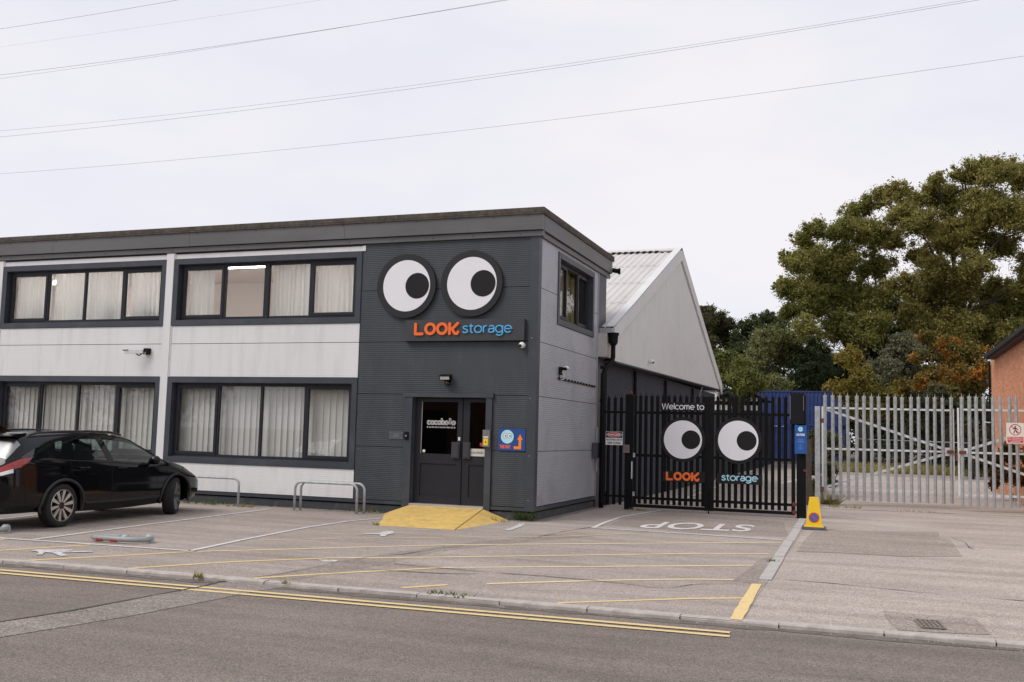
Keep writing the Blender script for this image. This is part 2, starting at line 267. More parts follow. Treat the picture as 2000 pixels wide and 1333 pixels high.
# ------------------------------------------------------------------ mesh helpers
OFF = {}
class MB:
    def __init__(s): s.v = []; s.f = []; s.mi = []
    def add(s, vs_, fs, mi=0):
        n = len(s.v); s.v += [tuple(map(float, p)) for p in vs_]
        for f in fs: s.f.append([n+i for i in f]); s.mi.append(mi)
        return s
    def box(s, x0, x1, y0, y1, z0, z1, mi=0):
        if x0 > x1: x0, x1 = x1, x0
        if y0 > y1: y0, y1 = y1, y0
        if z0 > z1: z0, z1 = z1, z0
        return s.add([(x0, y0, z0), (x1, y0, z0), (x1, y1, z0), (x0, y1, z0), (x0, y0, z1), (x1, y0, z1), (x1, y1, z1), (x0, y1, z1)],
                     [(0, 3, 2, 1), (4, 5, 6, 7), (0, 1, 5, 4), (1, 2, 6, 5), (2, 3, 7, 6), (3, 0, 4, 7)], mi)
    def prism(s, poly, fn, a, b, mi=0):     # poly of (u,v); fn(u,v,w) -> world
        n = len(poly); vs_ = [fn(u, v, a) for u, v in poly]+[fn(u, v, b) for u, v in poly]
        fs = [tuple(range(n))[::-1], tuple(range(n, 2*n))]+[(i, (i+1) % n, n+(i+1) % n, n+i) for i in range(n)]
        return s.add(vs_, fs, mi)
    def beam(s, p, q, w, h, up=(0, 0, 1), mi=0):
        p = np.array(p, float); q = np.array(q, float); d = q-p; d /= np.linalg.norm(d); a = np.cross(d, up); a /= np.linalg.norm(a); b = np.cross(a, d)
        a = a*w/2; b = b*h/2
        vs_ = [p-a-b, p+a-b, p+a+b, p-a+b, q-a-b, q+a-b, q+a+b, q-a+b]
        return s.add(vs_, [(0, 3, 2, 1), (4, 5, 6, 7), (0, 1, 5, 4), (1, 2, 6, 5), (2, 3, 7, 6), (3, 0, 4, 7)], mi)
    def tube(s, pts, r, n=8, mi=0, caps=True):
        pts = [np.array(p, float) for p in pts]; rr = r if hasattr(r, '__len__') else [r]*len(pts)
        base = len(s.v); prev = None; T = []
        for i in range(len(pts)):
            d = pts[min(i+1, len(pts)-1)]-pts[max(i-1, 0)]; T.append(d/np.linalg.norm(d))
        a = np.cross(T[0], (0, 0, 1)); 
        if np.linalg.norm(a) < 1e-3: a = np.cross(T[0], (1, 0, 0))
        a /= np.linalg.norm(a)
        for i, p in enumerate(pts):
            a = a-np.dot(a, T[i])*T[i]; a /= np.linalg.norm(a); b = np.cross(T[i], a)
            for k in range(n):
                th = 2*math.pi*k/n; s.v.append(tuple(p+rr[i]*(math.cos(th)*a+math.sin(th)*b)))
        for i in range(len(pts)-1):
            for k in range(n):
                s.f.append([base+i*n+k, base+i*n+(k+1) % n, base+(i+1)*n+(k+1) % n, base+(i+1)*n+k]); s.mi.append(mi)
        if caps:
            s.f.append([base+k for k in range(n)][::-1]); s.mi.append(mi)
            s.f.append([base+(len(pts)-1)*n+k for k in range(n)]); s.mi.append(mi)
        return s
    def lathe(s, c, axis, prof, n=24, mi=0):     # prof of (dist along axis, radius)
        c = np.array(c, float); ax = np.array(axis, float); ax /= np.linalg.norm(ax)
        a = np.cross(ax, (0, 0, 1)); 
        if np.linalg.norm(a) < 1e-3: a = np.array((1.0, 0, 0))
        a /= np.linalg.norm(a); b = np.cross(ax, a); base = len(s.v)
        for (h, r) in prof:
            for k in range(n):
                th = 2*math.pi*k/n; s.v.append(tuple(c+ax*h+max(r, 1e-5)*(math.cos(th)*a+math.sin(th)*b)))
        for i in range(len(prof)-1):
            for k in range(n):
                s.f.append([base+i*n+k, base+i*n+(k+1) % n, base+(i+1)*n+(k+1) % n, base+(i+1)*n+k]); s.mi.append(mi)
        return s
    def build(s, name, mats, parent=None, smooth=False, local=False, **kw):
        me = bpy.data.meshes.new(name); off = np.array(OFF.get(parent.name, (0, 0, 0)) if parent is not None else (0, 0, 0), float)
        V = s.v if local else [(p[0]-off[0], p[1]-off[1], p[2]-off[2]) for p in s.v]
        me.from_pydata(V, [], s.f)
        for m in (mats if isinstance(mats, (list, tuple)) else [mats]): me.materials.append(m)
        if any(s.mi): me.polygons.foreach_set('material_index', s.mi)
        if smooth: me.polygons.foreach_set('use_smooth', [True]*len(me.polygons))
        me.update(); return link(name, me, parent, off, **kw)
def link(name, me, parent=None, off=(0, 0, 0), **kw):
    o = bpy.data.objects.new(name, me); col.objects.link(o)
    if parent is not None: o.parent = parent
    OFF[o.name] = tuple(off)
    for k, v in kw.items(): o[k] = v
    return o
def thing(name, loc, label, cat, group=None, rz=0.0):
    o = bpy.data.objects.new(name, None); col.objects.link(o); o.location = loc; o.rotation_euler = (0, 0, rz)
    o.empty_display_size = 0.2; o['label'] = label; o['category'] = cat
    if group: o['group'] = group
    OFF[o.name] = tuple(map(float, loc)); return o
def tag(o, label, cat, group=None):
    o['label'] = label; o['category'] = cat
    if group: o['group'] = group
    return o
def inst(src, name, parent, loc, rz=0.0, scale=None):
    o = src.copy(); o.name = name; col.objects.link(o); o.parent = parent; o.location = loc; o.rotation_euler = (0, 0, rz); OFF[o.name] = OFF.get(parent.name, (0, 0, 0))
    if scale: o.scale = scale
    return o
def copy_tree(o, parent=None):
    c = o.copy(); col.objects.link(c); c.parent = parent; OFF[c.name] = OFF.get(o.name, (0, 0, 0))
    for ch in list(o.children): copy_tree(ch, c)
    return c
def flat(name, pts, z, m, parent=None, **kw):
    mb = MB(); mb.add([(p[0], p[1], z) for p in pts], [tuple(range(len(pts)))])
    o = mb.build(name, m, parent, **kw)
    if o.data.polygons[0].normal.z < 0: o.data.flip_normals()
    return o
def ribbon(name, pts, w, z, m, parent=None, jit=0.0, **kw):
    P2 = []; pts = [np.array(p[:2], float) for p in pts]
    # resample
    Q = [pts[0]]
    for a, b in zip(pts[:-1], pts[1:]):
        n = max(1, int(np.linalg.norm(b-a)/0.25))
        Q += [a+(b-a)*(k+1)/n for k in range(n)]
    L = []; Rr = []
    for i, p in enumerate(Q):
        d = Q[min(i+1, len(Q)-1)]-Q[max(i-1, 0)]; d /= np.linalg.norm(d)+1e-9; nn = np.array((-d[1], d[0]))
        ww = w/2*(1+random.uniform(-jit, jit)); L.append(p+nn*ww); Rr.append(p-nn*ww)
    mb = MB(); n = len(Q); mb.add([(p[0], p[1], z) for p in L]+[(p[0], p[1], z) for p in Rr], [(n+i, n+i+1, i+1, i) for i in range(n-1)])
    return mb.build(name, m, parent, **kw)
_txt = {}
def text_uv(s, bold=0.0):
    k = (s, bold)
    if k in _txt: return _txt[k]
    cu = bpy.data.curves.new('t', 'FONT'); cu.body = s; cu.size = 1; cu.offset = bold; cu.resolution_u = 4
    ob = bpy.data.objects.new('t', cu); col.objects.link(ob); bpy.context.view_layer.update()
    me = bpy.data.meshes.new_from_object(ob); bpy.data.objects.remove(ob)
    v = np.array([p.co[:2] for p in me.vertices]); f = [tuple(p.vertices) for p in me.polygons]
    mn = v.min(0); mxx = v.max(0); v = (v-mn)/(mxx-mn); bpy.data.meshes.remove(me)
    _txt[k] = (v, f); return _txt[k]
def text_front(s, x0, x1, z0, z1, y, m, parent, depth=0.002, bold=0.0, name='lettering', ax=None):
    v, f = text_uv(s, bold); mb = MB(); n = len(v)
    ax = ax or (lambda u, w, d: (x0+u*(x1-x0), y-d, z0+w*(z1-z0)))
    fr = [ax(u, w, depth) for u, w in v]; bk = [ax(u, w, 0) for u, w in v]
    edges = {}
    for q in f:
        for i in range(len(q)):
            e = (q[i], q[(i+1) % len(q)]); edges[e] = 1
    side = [(a, b) for (a, b) in edges if (b, a) not in edges]
    mb.add(fr+bk, list(f)+[(b, a, a+n, b+n) for a, b in side])
    return mb.build(name, m, parent)
FR = lambda y: (lambda u, v, w: (u, y-w, v))     # front-facing plane: u=x, v=z, w=out towards the road
SD = lambda x: (lambda u, v, w: (x+w, u, v))     # side-facing plane: u=y, v=z, w=out
def circle(cx, cz, r, n=48): return [(cx+r*math.cos(2*math.pi*k/n), cz+r*math.sin(2*math.pi*k/n)) for k in range(n)]
def ring(mb, cx, cz, r0, r1, fn, a, b, n=48, mi=0, t0=0.0, t1=2*math.pi):
    full = abs(t1-t0-2*math.pi) < 1e-6; k_ = n if full else n+1
    vs_ = []
    for r, w in ((r0, b), (r1, b), (r1, a), (r0, a)):
        vs_ += [fn(cx+r*math.cos(t0+(t1-t0)*k/n), cz+r*math.sin(t0+(t1-t0)*k/n), w) for k in range(k_)]
    fs = []
    for j in range(4):
        for k in range(n):
            k2 = (k+1) % k_; fs.append((j*k_+k, ((j+1) % 4)*k_+k, ((j+1) % 4)*k_+k2, j*k_+k2))
    mb.add(vs_, fs, mi)
def stroke(mb, pts, w, fn, a, b, mi=0):
    for i in range(len(pts)-1):
        p = np.array(pts[i]); q = np.array(pts[i+1]); d = q-p; L = np.linalg.norm(d); d = d/L; n = np.array((-d[1], d[0]))*w/2
        mb.prism([tuple(p-n), tuple(q-n), tuple(q+n), tuple(p+n)], fn, a, b-0.0004*(i % 3+1), mi)
    for i, p in enumerate(pts):
        mb.prism(circle(p[0], p[1], w/2, 16), fn, a, b+0.0002*(1+i % 4), mi)
def arc_(cx, cz, rx, rz, a0, a1, n=14): return [(cx+rx*math.cos(R(a0+(a1-a0)*k/n)), cz+rz*math.sin(R(a0+(a1-a0)*k/n))) for k in range(n+1)]
GLY = {'o': ([arc_(.5, .5, .5, .5, 0, 360, 28)], 1.0), 'c': ([arc_(.5, .5, .5, .5, 48, 312, 20)], .86),
 'e': ([[(.03, .52), (.97, .52)]+arc_(.5, .5, .48, .5, 3, 318, 24)], 1.0), 'l': ([[(.06, 0), (.06, 1.48)]], .12),
 't': ([[(.24, 1.28), (.24, .28)]+arc_(.46, .26, .22, .26, 180, 290, 6), [(0, .98), (.56, .98)]], .56),
 'r': ([[(.06, 0), (.06, 1.0)], [(.06, .55)]+arc_(.46, .55, .40, .44, 170, 80, 8)], .56),
 's': ([[(.66, .84), (.54, .96), (.36, 1.0), (.17, .94), (.08, .79), (.14, .63), (.34, .54), (.52, .46), (.66, .37), (.70, .21), (.58, .05), (.36, 0), (.15, .04), (.02, .17)]], .72),
 'a': ([[(.10, .84)]+arc_(.42, .66, .34, .34, 130, 0, 10)+[(.76, .0)], [(.76, .57), (.46, .55)]+arc_(.36, .28, .33, .28, 100, 350, 14)+[(.76, .34)]], .80),
 'g': ([arc_(.48, .5, .48, .5, 0, 360, 26), [(.96, 1.0), (.96, -.06)]+arc_(.50, -.06, .46, .38, 0, -150, 12)], 1.0),
 'm': ([[(.06, 0), (.06, 1)], [(.06, .6)]+arc_(.36, .64, .30, .36, 175, 0, 10)+[(.66, 0)], [(.66, .6)]+arc_(.96, .64, .30, .36, 175, 0, 10)+[(1.26, 0)]], 1.32),
 'W': ([[(0, 1.40), (.42, 0), (.82, 1.32), (1.22, 0), (1.64, 1.40)]], 1.64)}
def mono(text, x0, x1, z0, xh, w, fn, b, gap=.20, a=0.0):
    tot = 0
    for i, ch in enumerate(text): tot += (.42 if ch == ' ' else GLY[ch][1]+gap)
    k = (x1-x0)/(tot-gap); mb = MB(); x = 0
    for ch in text:
        if ch == ' ': x += .42; continue
        for j, pl in enumerate(GLY[ch][0]):
            P_ = np.array([(x0+(x+u)*k, z0+w/2+v*(xh-w)) for u, v in pl]); n = len(P_); closed = np.linalg.norm(P_[0]-P_[-1]) < 1e-6
            L = []; Rr = []
            for i in range(n):
                p0 = P_[i-1] if i > 0 else (P_[-2] if closed else P_[0]); p1 = P_[i+1] if i < n-1 else (P_[1] if closed else P_[-1])
                d = p1-p0; d /= np.linalg.norm(d)+1e-9; nn = np.array((-d[1], d[0])); m_ = 1.0
                if 0 < i < n-1:
                    d0 = P_[i]-P_[i-1]; d0 /= np.linalg.norm(d0)+1e-9; m_ = min(2.2, 1/max(.4, abs(np.dot(np.array((-d0[1], d0[0])), nn))))
                L.append(P_[i]+nn*w/2*m_); Rr.append(P_[i]-nn*w/2*m_)
            bb = b+.0004*j
            V_ = [fn(p[0], p[1], bb) for p in L]+[fn(p[0], p[1], bb) for p in Rr]+[fn(p[0], p[1], a) for p in L]+[fn(p[0], p[1], a) for p in Rr]; F_ = []
            for i in range(n-1): F_ += [(i, i+1, n+i+1, n+i), (i, 2*n+i, 2*n+i+1, i+1), (n+i, n+i+1, 3*n+i+1, 3*n+i)]
            if not closed: F_ += [(0, n, 3*n, 2*n), (n-1, 3*n-1, 4*n-1, 2*n-1)]
            mb.add(V_, F_)
        x += GLY[ch][1]+gap
    return mb
def ribbed(u0, u1, v0, v1, fn, pitch=0.04, depth=0.0018, thick=0.05):
    n = max(1, int(round((v1-v0)/pitch))); p = (v1-v0)/n; prof = []
    g = 0.022
    prof.append((v0+.003, -g)); prof.append((v0+0.007, 0))
    for k in range(n):
        a = v0+k*p
        if k: prof += [(a, 0)]
        prof += [(a+p*0.55, 0), (a+p*0.65, -depth), (a+p*0.88, -depth)]
        if k < n-1: prof += [(a+p*0.985, 0)]
    prof += [(v1-0.007, -depth), (v1-.003, -g)]
    mb = MB(); m_ = len(prof)
    vs_ = [fn(u0, v, w) for v, w in prof]+[fn(u1, v, w) for v, w in prof]
    mb.add(vs_, [(i, m_+i, m_+i+1, i+1) for i in range(m_-1)])
    mb.add([fn(u0, v0, -g), fn(u1, v0, -g), fn(u1, v0, -thick), fn(u0, v0, -thick), fn(u0, v1, -g), fn(u1, v1, -g), fn(u1, v1, -thick), fn(u0, v1, -thick)],
           [(0, 3, 2, 1), (4, 5, 6, 7), (0, 4, 7, 3), (1, 2, 6, 5), (2, 3, 7, 6)])
    return mb
def struct(o): o['kind'] = 'structure'; return o

# ================================================================== THE GROUND
o = struct(flat('ground', [(-900, -900), (900, -900), (900, 1200), (-900, 1200)], -0.12, mat('far_ground', (0.16, 0.15, 0.11), 0.95, 0, 0.2, 0.05)))
K0 = gp(131, 1104); K1 = gp(1993, 1256.5)
kd = (K1-K0)[:2]; kd /= np.linalg.norm(kd); kn = np.array((-kd[1], kd[0]))      # along the kerb / away from the road
def kp(s_, t_): return K0[:2]+kd*s_+kn*t_
road = struct(flat('road', [kp(-60, -0.05), kp(-60, -60), kp(70, -60), kp(70, -0.05)], -0.035, M_ROAD))
S5 = (5.09-K0[0])/kd[0]
fc = struct(flat('forecourt', [kp(-60, -0.06), kp(S5, -0.06), (5.05, -6.9), (4.98, 4.6), (4.98, 75), (-60, 75)], 0.0, M_LOT))
cs = struct(flat('concrete_apron', [kp(S5-.05, -0.06), kp(70, -0.06), (70, 62), (4.9, 62), (4.9, 4.6), (4.98, -6.9)], -0.004, M_SLAB))
# kerb stones, each on its own
kerb = thing('kerb', (kp(0, 0)[0], kp(0, 0)[1], 0), '', ''); del kerb['label']; del kerb['category']; struct(kerb)
SL = 0.915; ang = math.atan2(kd[1], kd[0])
mb = MB(); x0, x1 = 0.006, SL-0.006
prof = [(-0.062, -0.06), (-0.062, -0.006), (-0.050, 0.008), (0.062, 0.010), (0.062, -0.06)]
mb.prism(prof, lambda u, v, w: (w, u, v), x0, x1)
ks = mb.build('kerb_stone', M_CONC, kerb, local=True)
first = True
for i in range(-9, 22):
    off = kp(i*SL, 0)-kp(0, 0)
    loc = (off[0], off[1], random.uniform(-0.006, 0.006)); rz = ang+random.uniform(-0.006, 0.006)
    if first: ks.location = loc; ks.rotation_euler = (0, 0, rz); first = False
    else: inst(ks, 'kerb_stone', kerb, loc, rz)
# darker grown edges and seams
ZP = 0.004
def G(*pts): return [gp(x, y)[:2] for x, y in pts]
def Gr(*pts): return [gp(x, y, -0.035)[:2] for x, y in pts]
struct(flat('asphalt_patch', G((490, 1130), (650, 1100), (780, 1078), (900, 1062), (1000, 1052), (1120, 1040), (1180, 1046), (1060, 1056), (960, 1066), (850, 1078), (750, 1103), (640, 1122), (580, 1133)), ZP*0.5, M_LOTD))
struct(flat('asphalt_patch', G((1190, 1024), (1225, 1012), (1300, 1003), (1530, 1020), (1540, 1050), (1350, 1041)), ZP*0.5, M_LOTD))
struct(flat('asphalt_patch', G((1430, 1135), (1462, 1113), (1480, 1095), (1507, 1087), (1520, 1091), (1485, 1134), (1470, 1141)), ZP*0.5, M_LOTD))
struct(flat('concrete_patch', G((1595, 1034), (1720, 1038), (1832, 1039), (1835, 1050), (1858, 1056), (1880, 1087), (1760, 1087), (1640, 1080), (1556, 1078), (1575, 1050)), 0.0, M_SLABD))
struct(flat('concrete_patch', G((1722, 1193), (1800, 1200), (1902, 1207), (1920, 1222), (1935, 1240), (1840, 1236), (1755, 1231), (1738, 1215)), 0.0, M_SLABD))
struct(flat('road_patch', Gr((-160, 1238), (0, 1215), (130, 1195), (300, 1163), (395, 1147), (455, 1133), (560, 1146), (500, 1156), (380, 1180), (250, 1205), (0, 1246), (-160, 1268)), -0.031, M_TRENCH))
struct(ribbon('road_seam', Gr((-160, 1240), (0, 1216), (130, 1196), (300, 1164), (395, 1147), (455, 1131)), 0.03, -0.027, M_CRACK, jit=0.7))
struct(ribbon('slab_seam', G((1535, 1133), (1620, 1139), (1700, 1147), (1850, 1163), (1930, 1168), (2000, 1174), (2100, 1184)), 0.025, 0.001, M_CRACK, jit=0.8))
struct(ribbon('slab_seam', G((1575, 990), (1600, 993), (1700, 997), (1850, 1003), (2000, 1010), (2150, 1017)), 0.05, 0.001, M_CRACK, jit=0.8))
for pts in ([(769, 1102), (820, 1107), (880, 1112), (1000, 1122), (1060, 1126), (1140, 1133), (1210, 1140), (1273, 1148), (1310, 1149), (1350, 1143), (1447, 1140)],
            [(490, 1130), (560, 1120), (609, 1111), (660, 1098), (720, 1089), (790, 1083), (850, 1073), (905, 1067)],
            [(720, 1113), (790, 1117), (860, 1121), (930, 1122)], [(1862, 1052), (1885, 1060), (1893, 1070), (1905, 1074)], [(1050, 1050), (1110, 1037), (1180, 1027)]):
    struct(ribbon('crack', G(*pts), 0.018, ZP*1.5, M_CRACK, jit=0.8))
# painted lines
def yline(pts, w=0.078, m=P_YELW): struct(ribbon('yellow_line', G(*pts), w, ZP, m, jit=0.12))
yline([(-60, 1081), (0, 1076), (177, 1065)], m=P_YEL); yline([(-40, 1059), (20, 1052)], m=P_YEL); yline([(42, 1096), (238, 1086), (376, 1078)], m=P_YEL)
yline([(385, 1078), (650, 1071), (780, 1067.5), (877, 1065), (1250, 1062), (1323, 1061.5), (1527, 1060)])
yline([(252, 1111), (455, 1098), (650, 1090.5)], m=P_YEL); yline([(650, 1090.5), (860, 1089), (1350, 1082), (1503, 1082)])
yline([(490, 1130.5), (609, 1123), (700, 1118), (769, 1114.7), (860, 1109.5)], m=P_YEL); yline([(860, 1109.5), (1350, 1106), (1471, 1105)])
yline([(785, 1149), (874, 1143)], m=P_YEL); yline([(950, 1141), (1070, 1137.5), (1199, 1134), (1350, 1132), (1433, 1133)])
yline([(1089, 1178.5), (1350, 1170), (1456, 1169)], 0.07, P_YEL)
yline([(506, 1056), (650, 1052.5), (1084, 1048.6), (1210, 1044), (1308, 1042)], 0.045); yline([(609, 1039), (700, 1037), (830, 1036)], 0.045)
def wline(pts, w=0.085, m=P_WHITE): struct(ribbon('white_line', G(*pts), w, ZP*2, m, jit=0.08))
wline([(-120, 1044), (0, 1052), (370, 1077)]); wline([(372, 1077), (480, 1054), (600, 1031), (680, 1019), (760, 1012)]); wline([(66, 1055), (300, 1024), (530, 995)])
wline([(-160, 1035), (0, 1015), (110, 1002), (200, 991)]); wline([(1158, 1032), (1180, 1022), (1210, 1011.5), (1250, 1004), (1292, 997.5)], 0.085)
wline([(1160, 1032), (1350, 1044), (1527, 1056)], 0.10); wline([(991, 1036.7), (1010, 1030), (1021, 1024)], 0.12, P_WORN)
wline([(1310, 985), (1345, 972), (1395, 953), (1420, 944), (1460, 925), (1500, 905)], 0.10); wline([(1438, 958), (1470, 958), (1500, 959)], 0.12, P_WORN)
wline([(1318, 958), (1350, 960), (1385, 951)], 0.1, P_WORN); wline([(1440, 932), (1460, 933)], 0.25, P_WORN); wline([(1525, 945), (1565, 936)], 0.25, P_WORN); wline([(1480, 897), (1562, 897)], 0.35, P_WHITE)
struct(flat('worn_marking', G((622, 1094), (662, 1095), (655, 1098), (630, 1098)), ZP*1.2, P_WORN))
# walking figures painted on the tarmac (worn)
for q in ([(58, 1077), (75, 1075), (140, 1075), (143, 1077), (110, 1079), (180, 1078), (183, 1079.5), (120, 1081), (133, 1087), (118, 1087.5), (100, 1081), (88, 1080), (82, 1085), (70, 1085.5), (76, 1081), (72, 1078.5)],
          [(694, 1046), (720, 1043), (742, 1042), (752, 1038.5), (768, 1038.5), (770, 1043), (758, 1045), (752, 1049), (744, 1049), (742, 1045), (722, 1045)]):
    struct(flat('walking_figure_marking', G(*q), ZP*2.4, P_WORN))
struct(ribbon('thick_yellow_line', G((1478, 1142), (1437, 1212)), 0.12, ZP*2, P_YEL, jit=0.1))
# STOP, painted to be read from inside the yard
v, f = text_uv('STOP', 0.014); mb = MB()
ca = np.array(gp(1470, 1033)[:2]); cb = np.array(gp(1257, 1025.5)[:2]); dx = cb-ca; up = np.array((0.06, -1.55))
mb.add([tuple(ca+dx*u+up*(w-0.5))+(ZP*2.2,) for u, w in v], f); o = struct(mb.build('stop_lettering', P_WHITE))
if o.data.polygons[0].normal.z < 0: o.data.flip_normals()
# double yellow lines along the road
for t_ in (-0.50, -0.68):
    a0 = kp(-10, t_); a1 = gp(1430, 1230 if t_ > -0.6 else 1236.5, -0.035)[:2]
    s1 = np.dot(a1-K0[:2], kd); struct(ribbon('double_yellow_line', [kp(-12, t_*1.05), kp(s1, t_)], 0.085, -0.027, P_YELR, jit=0.07))
# concrete edging strip beside the apron
es = thing('edging_strip', (5.0, 0, 0), '', ''); del es['label']; del es['category']; struct(es)
A = gp(1569, 1014); B = gp(1492, 1134)
for i in range(4):
    p = A+(B-A)*(i/4+0.004); q = A+(B-A)*((i+1)/4-0.004); wv = np.array((0.12, 0, 0)); jz = random.uniform(0, .004)
    mb = MB(); mb.prism([(-0.075, 0.0), (-0.075, 0.012+jz), (0.075, 0.012+jz), (0.075, 0.0)], lambda u, v_, w, p=p, q=q: tuple(p+(q-p)*w+np.array((u+0.01*(i % 2), 0, v_))), 0, 1)
    mb.build('edging_stone', M_CONC2, es)
# drain cover
dc = thing('drain_cover', tuple(gp(1816, 1222)), 'small square iron drain cover set in the dark concrete patch near the road', 'drain cover')
q = [np.array(gp(*p)[:2]) for p in ((1787, 1213), (1833, 1216), (1847, 1231), (1802, 1228))]
M_IRON = mat('cast_iron', (0.25, 0.21, 0.18), 0.7, 0.3, 0.3, 30)
mb = MB(); mb.add([(p[0], p[1], 0.006) for p in q], [(3, 2, 1, 0)]); o = mb.build('plate', mat('iron_dark', (0.11, 0.095, 0.085), .8), dc)
if o.data.polygons[0].normal.z < 0: o.data.flip_normals()
def bil(a, b): return q[0]*(1-a)*(1-b)+q[1]*a*(1-b)+q[2]*a*b+q[3]*(1-a)*b
mb = MB()
for k in range(6):
    t_ = k/5
    mb.beam(tuple(bil(t_, 0))+(0.010,), tuple(bil(t_, 1))+(0.010,), 0.018, 0.012)
for k in range(5):
    t_ = k/4
    mb.beam(tuple(bil(0, t_))+(0.013,), tuple(bil(1, t_))+(0.013,), 0.016, 0.012)
mb.build('grating', M_IRON, dc)

# ================================================================== OFFICE BUILDING
OB = thing('office_building', (-9.5, 3, 0), 'long two storey office clad in pale and charcoal ribbed panels with dark framed windows', 'building')
FY = FR(0.0)
XL = -24.3
# structural core with openings
core = MB(); Y0, Y1 = 0.055, 0.26
BX = [(-8.85, -3.975), (-14.0, -9.06), (-19.12, -14.22)]
def wall_with_holes(mb, x0, x1, z0, z1, holes, y0, y1, fn=None):
    xs = sorted({x0, x1}|{h[0] for h in holes}|{h[1] for h in holes}); zs = sorted({z0, z1}|{h[2] for h in holes}|{h[3] for h in holes})
    for i in range(len(xs)-1):
        for j in range(len(zs)-1):
            cx = (xs[i]+xs[i+1])/2; cz = (zs[j]+zs[j+1])/2
            if any(h[0] < cx < h[1] and h[2] < cz < h[3] for h in holes): continue
            if fn: mb.prism([(xs[i], zs[j]), (xs[i+1], zs[j]), (xs[i+1], zs[j+1]), (xs[i], zs[j+1])], fn, y0, y1)
            else: mb.box(xs[i], xs[i+1], y0, y1, zs[j], zs[j+1])
LZ = (0.87, 2.79); UZ = (3.96, 5.50); IN = 0.125
holes = [(a+IN, b-IN, LZ[0]+IN, LZ[1]-IN) for a, b in BX]+[(a+IN, b-IN, UZ[0]+IN, UZ[1]-IN) for a, b in BX]+[(-2.66, -1.03, 0.0, 2.40)]
wall_with_holes(core, XL, -0.05, 0.0, 6.1, holes, Y0, Y1)
SWH = (1.44, 4.07, 4.15, 5.45)
wall_with_holes(core, 0.26, 5.3, 0.0, 6.1, [SWH], -0.26, -0.055, fn=lambda u, v, w: (w, u, v))
core.box(XL, -0.06, 5.31, 5.5, 0, 6.1); core.box(XL, XL+0.2, 0.26, 5.3, 0, 6.1)
core.build('wall', mat('inner_wall', (0.10, 0.10, 0.10), .9), OB)
# rooms
rm = MB()
def room(mb, x0, x1, y0, y1, z0, z1):
    mb.add([(x0, y0, z0), (x1, y0, z0), (x1, y1, z0), (x0, y1, z0), (x0, y0, z1), (x1, y0, z1), (x1, y1, z1), (x0, y1, z1)],
           [(0, 1, 2, 3), (4, 7, 6, 5), (2, 6, 7, 3), (1, 5, 6, 2), (0, 3, 7, 4)])
room(rm, XL+.3, -3.7, 0.262, 5.0, 0.3, 3.0); room(rm, XL+.3, -3.7, 0.262, 5.0, 3.5, 5.75)
rm.build('interior', M_ROOM, OB)
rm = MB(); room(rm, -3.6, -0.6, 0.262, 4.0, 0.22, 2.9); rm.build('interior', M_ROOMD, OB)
rm = MB(); rm.add([(-3.6, .3, 3.5), (-.262, .3, 3.5), (-.262, 5, 3.5), (-3.6, 5, 3.5), (-3.6, .3, 5.75), (-.262, .3, 5.75), (-.262, 5, 5.75), (-3.6, 5, 5.75)], [(0, 1, 2, 3), (4, 7, 6, 5), (2, 6, 7, 3), (0, 3, 7, 4), (0, 4, 5, 1)])
rm.build('interior', mat('dim_room', (0.12, .11, .10), .9), OB)
# upper floor ceiling: the first strip is seen, others added to brighten room and curtains
c_ = wp(478, 527, 2.2)
for (x, y) in ((c_[0], 2.2), (-4.9, 3.4), (-5.0, 1.4), (-13.4, 1.2), (-12.2, 1.2), (-10.9, 1.2), (-9.6, 1.2), (-14.2, 3.6), (-16, 3.6), (-4.6, 4.3), (-18, 1.6), (-16, 1.6)):
    mb = MB(); mb.box(x-0.62, x+0.62, y-.04, y+.04, 5.66, 5.70); mb.build('strip_or_fill_light', M_TUBE, OB)
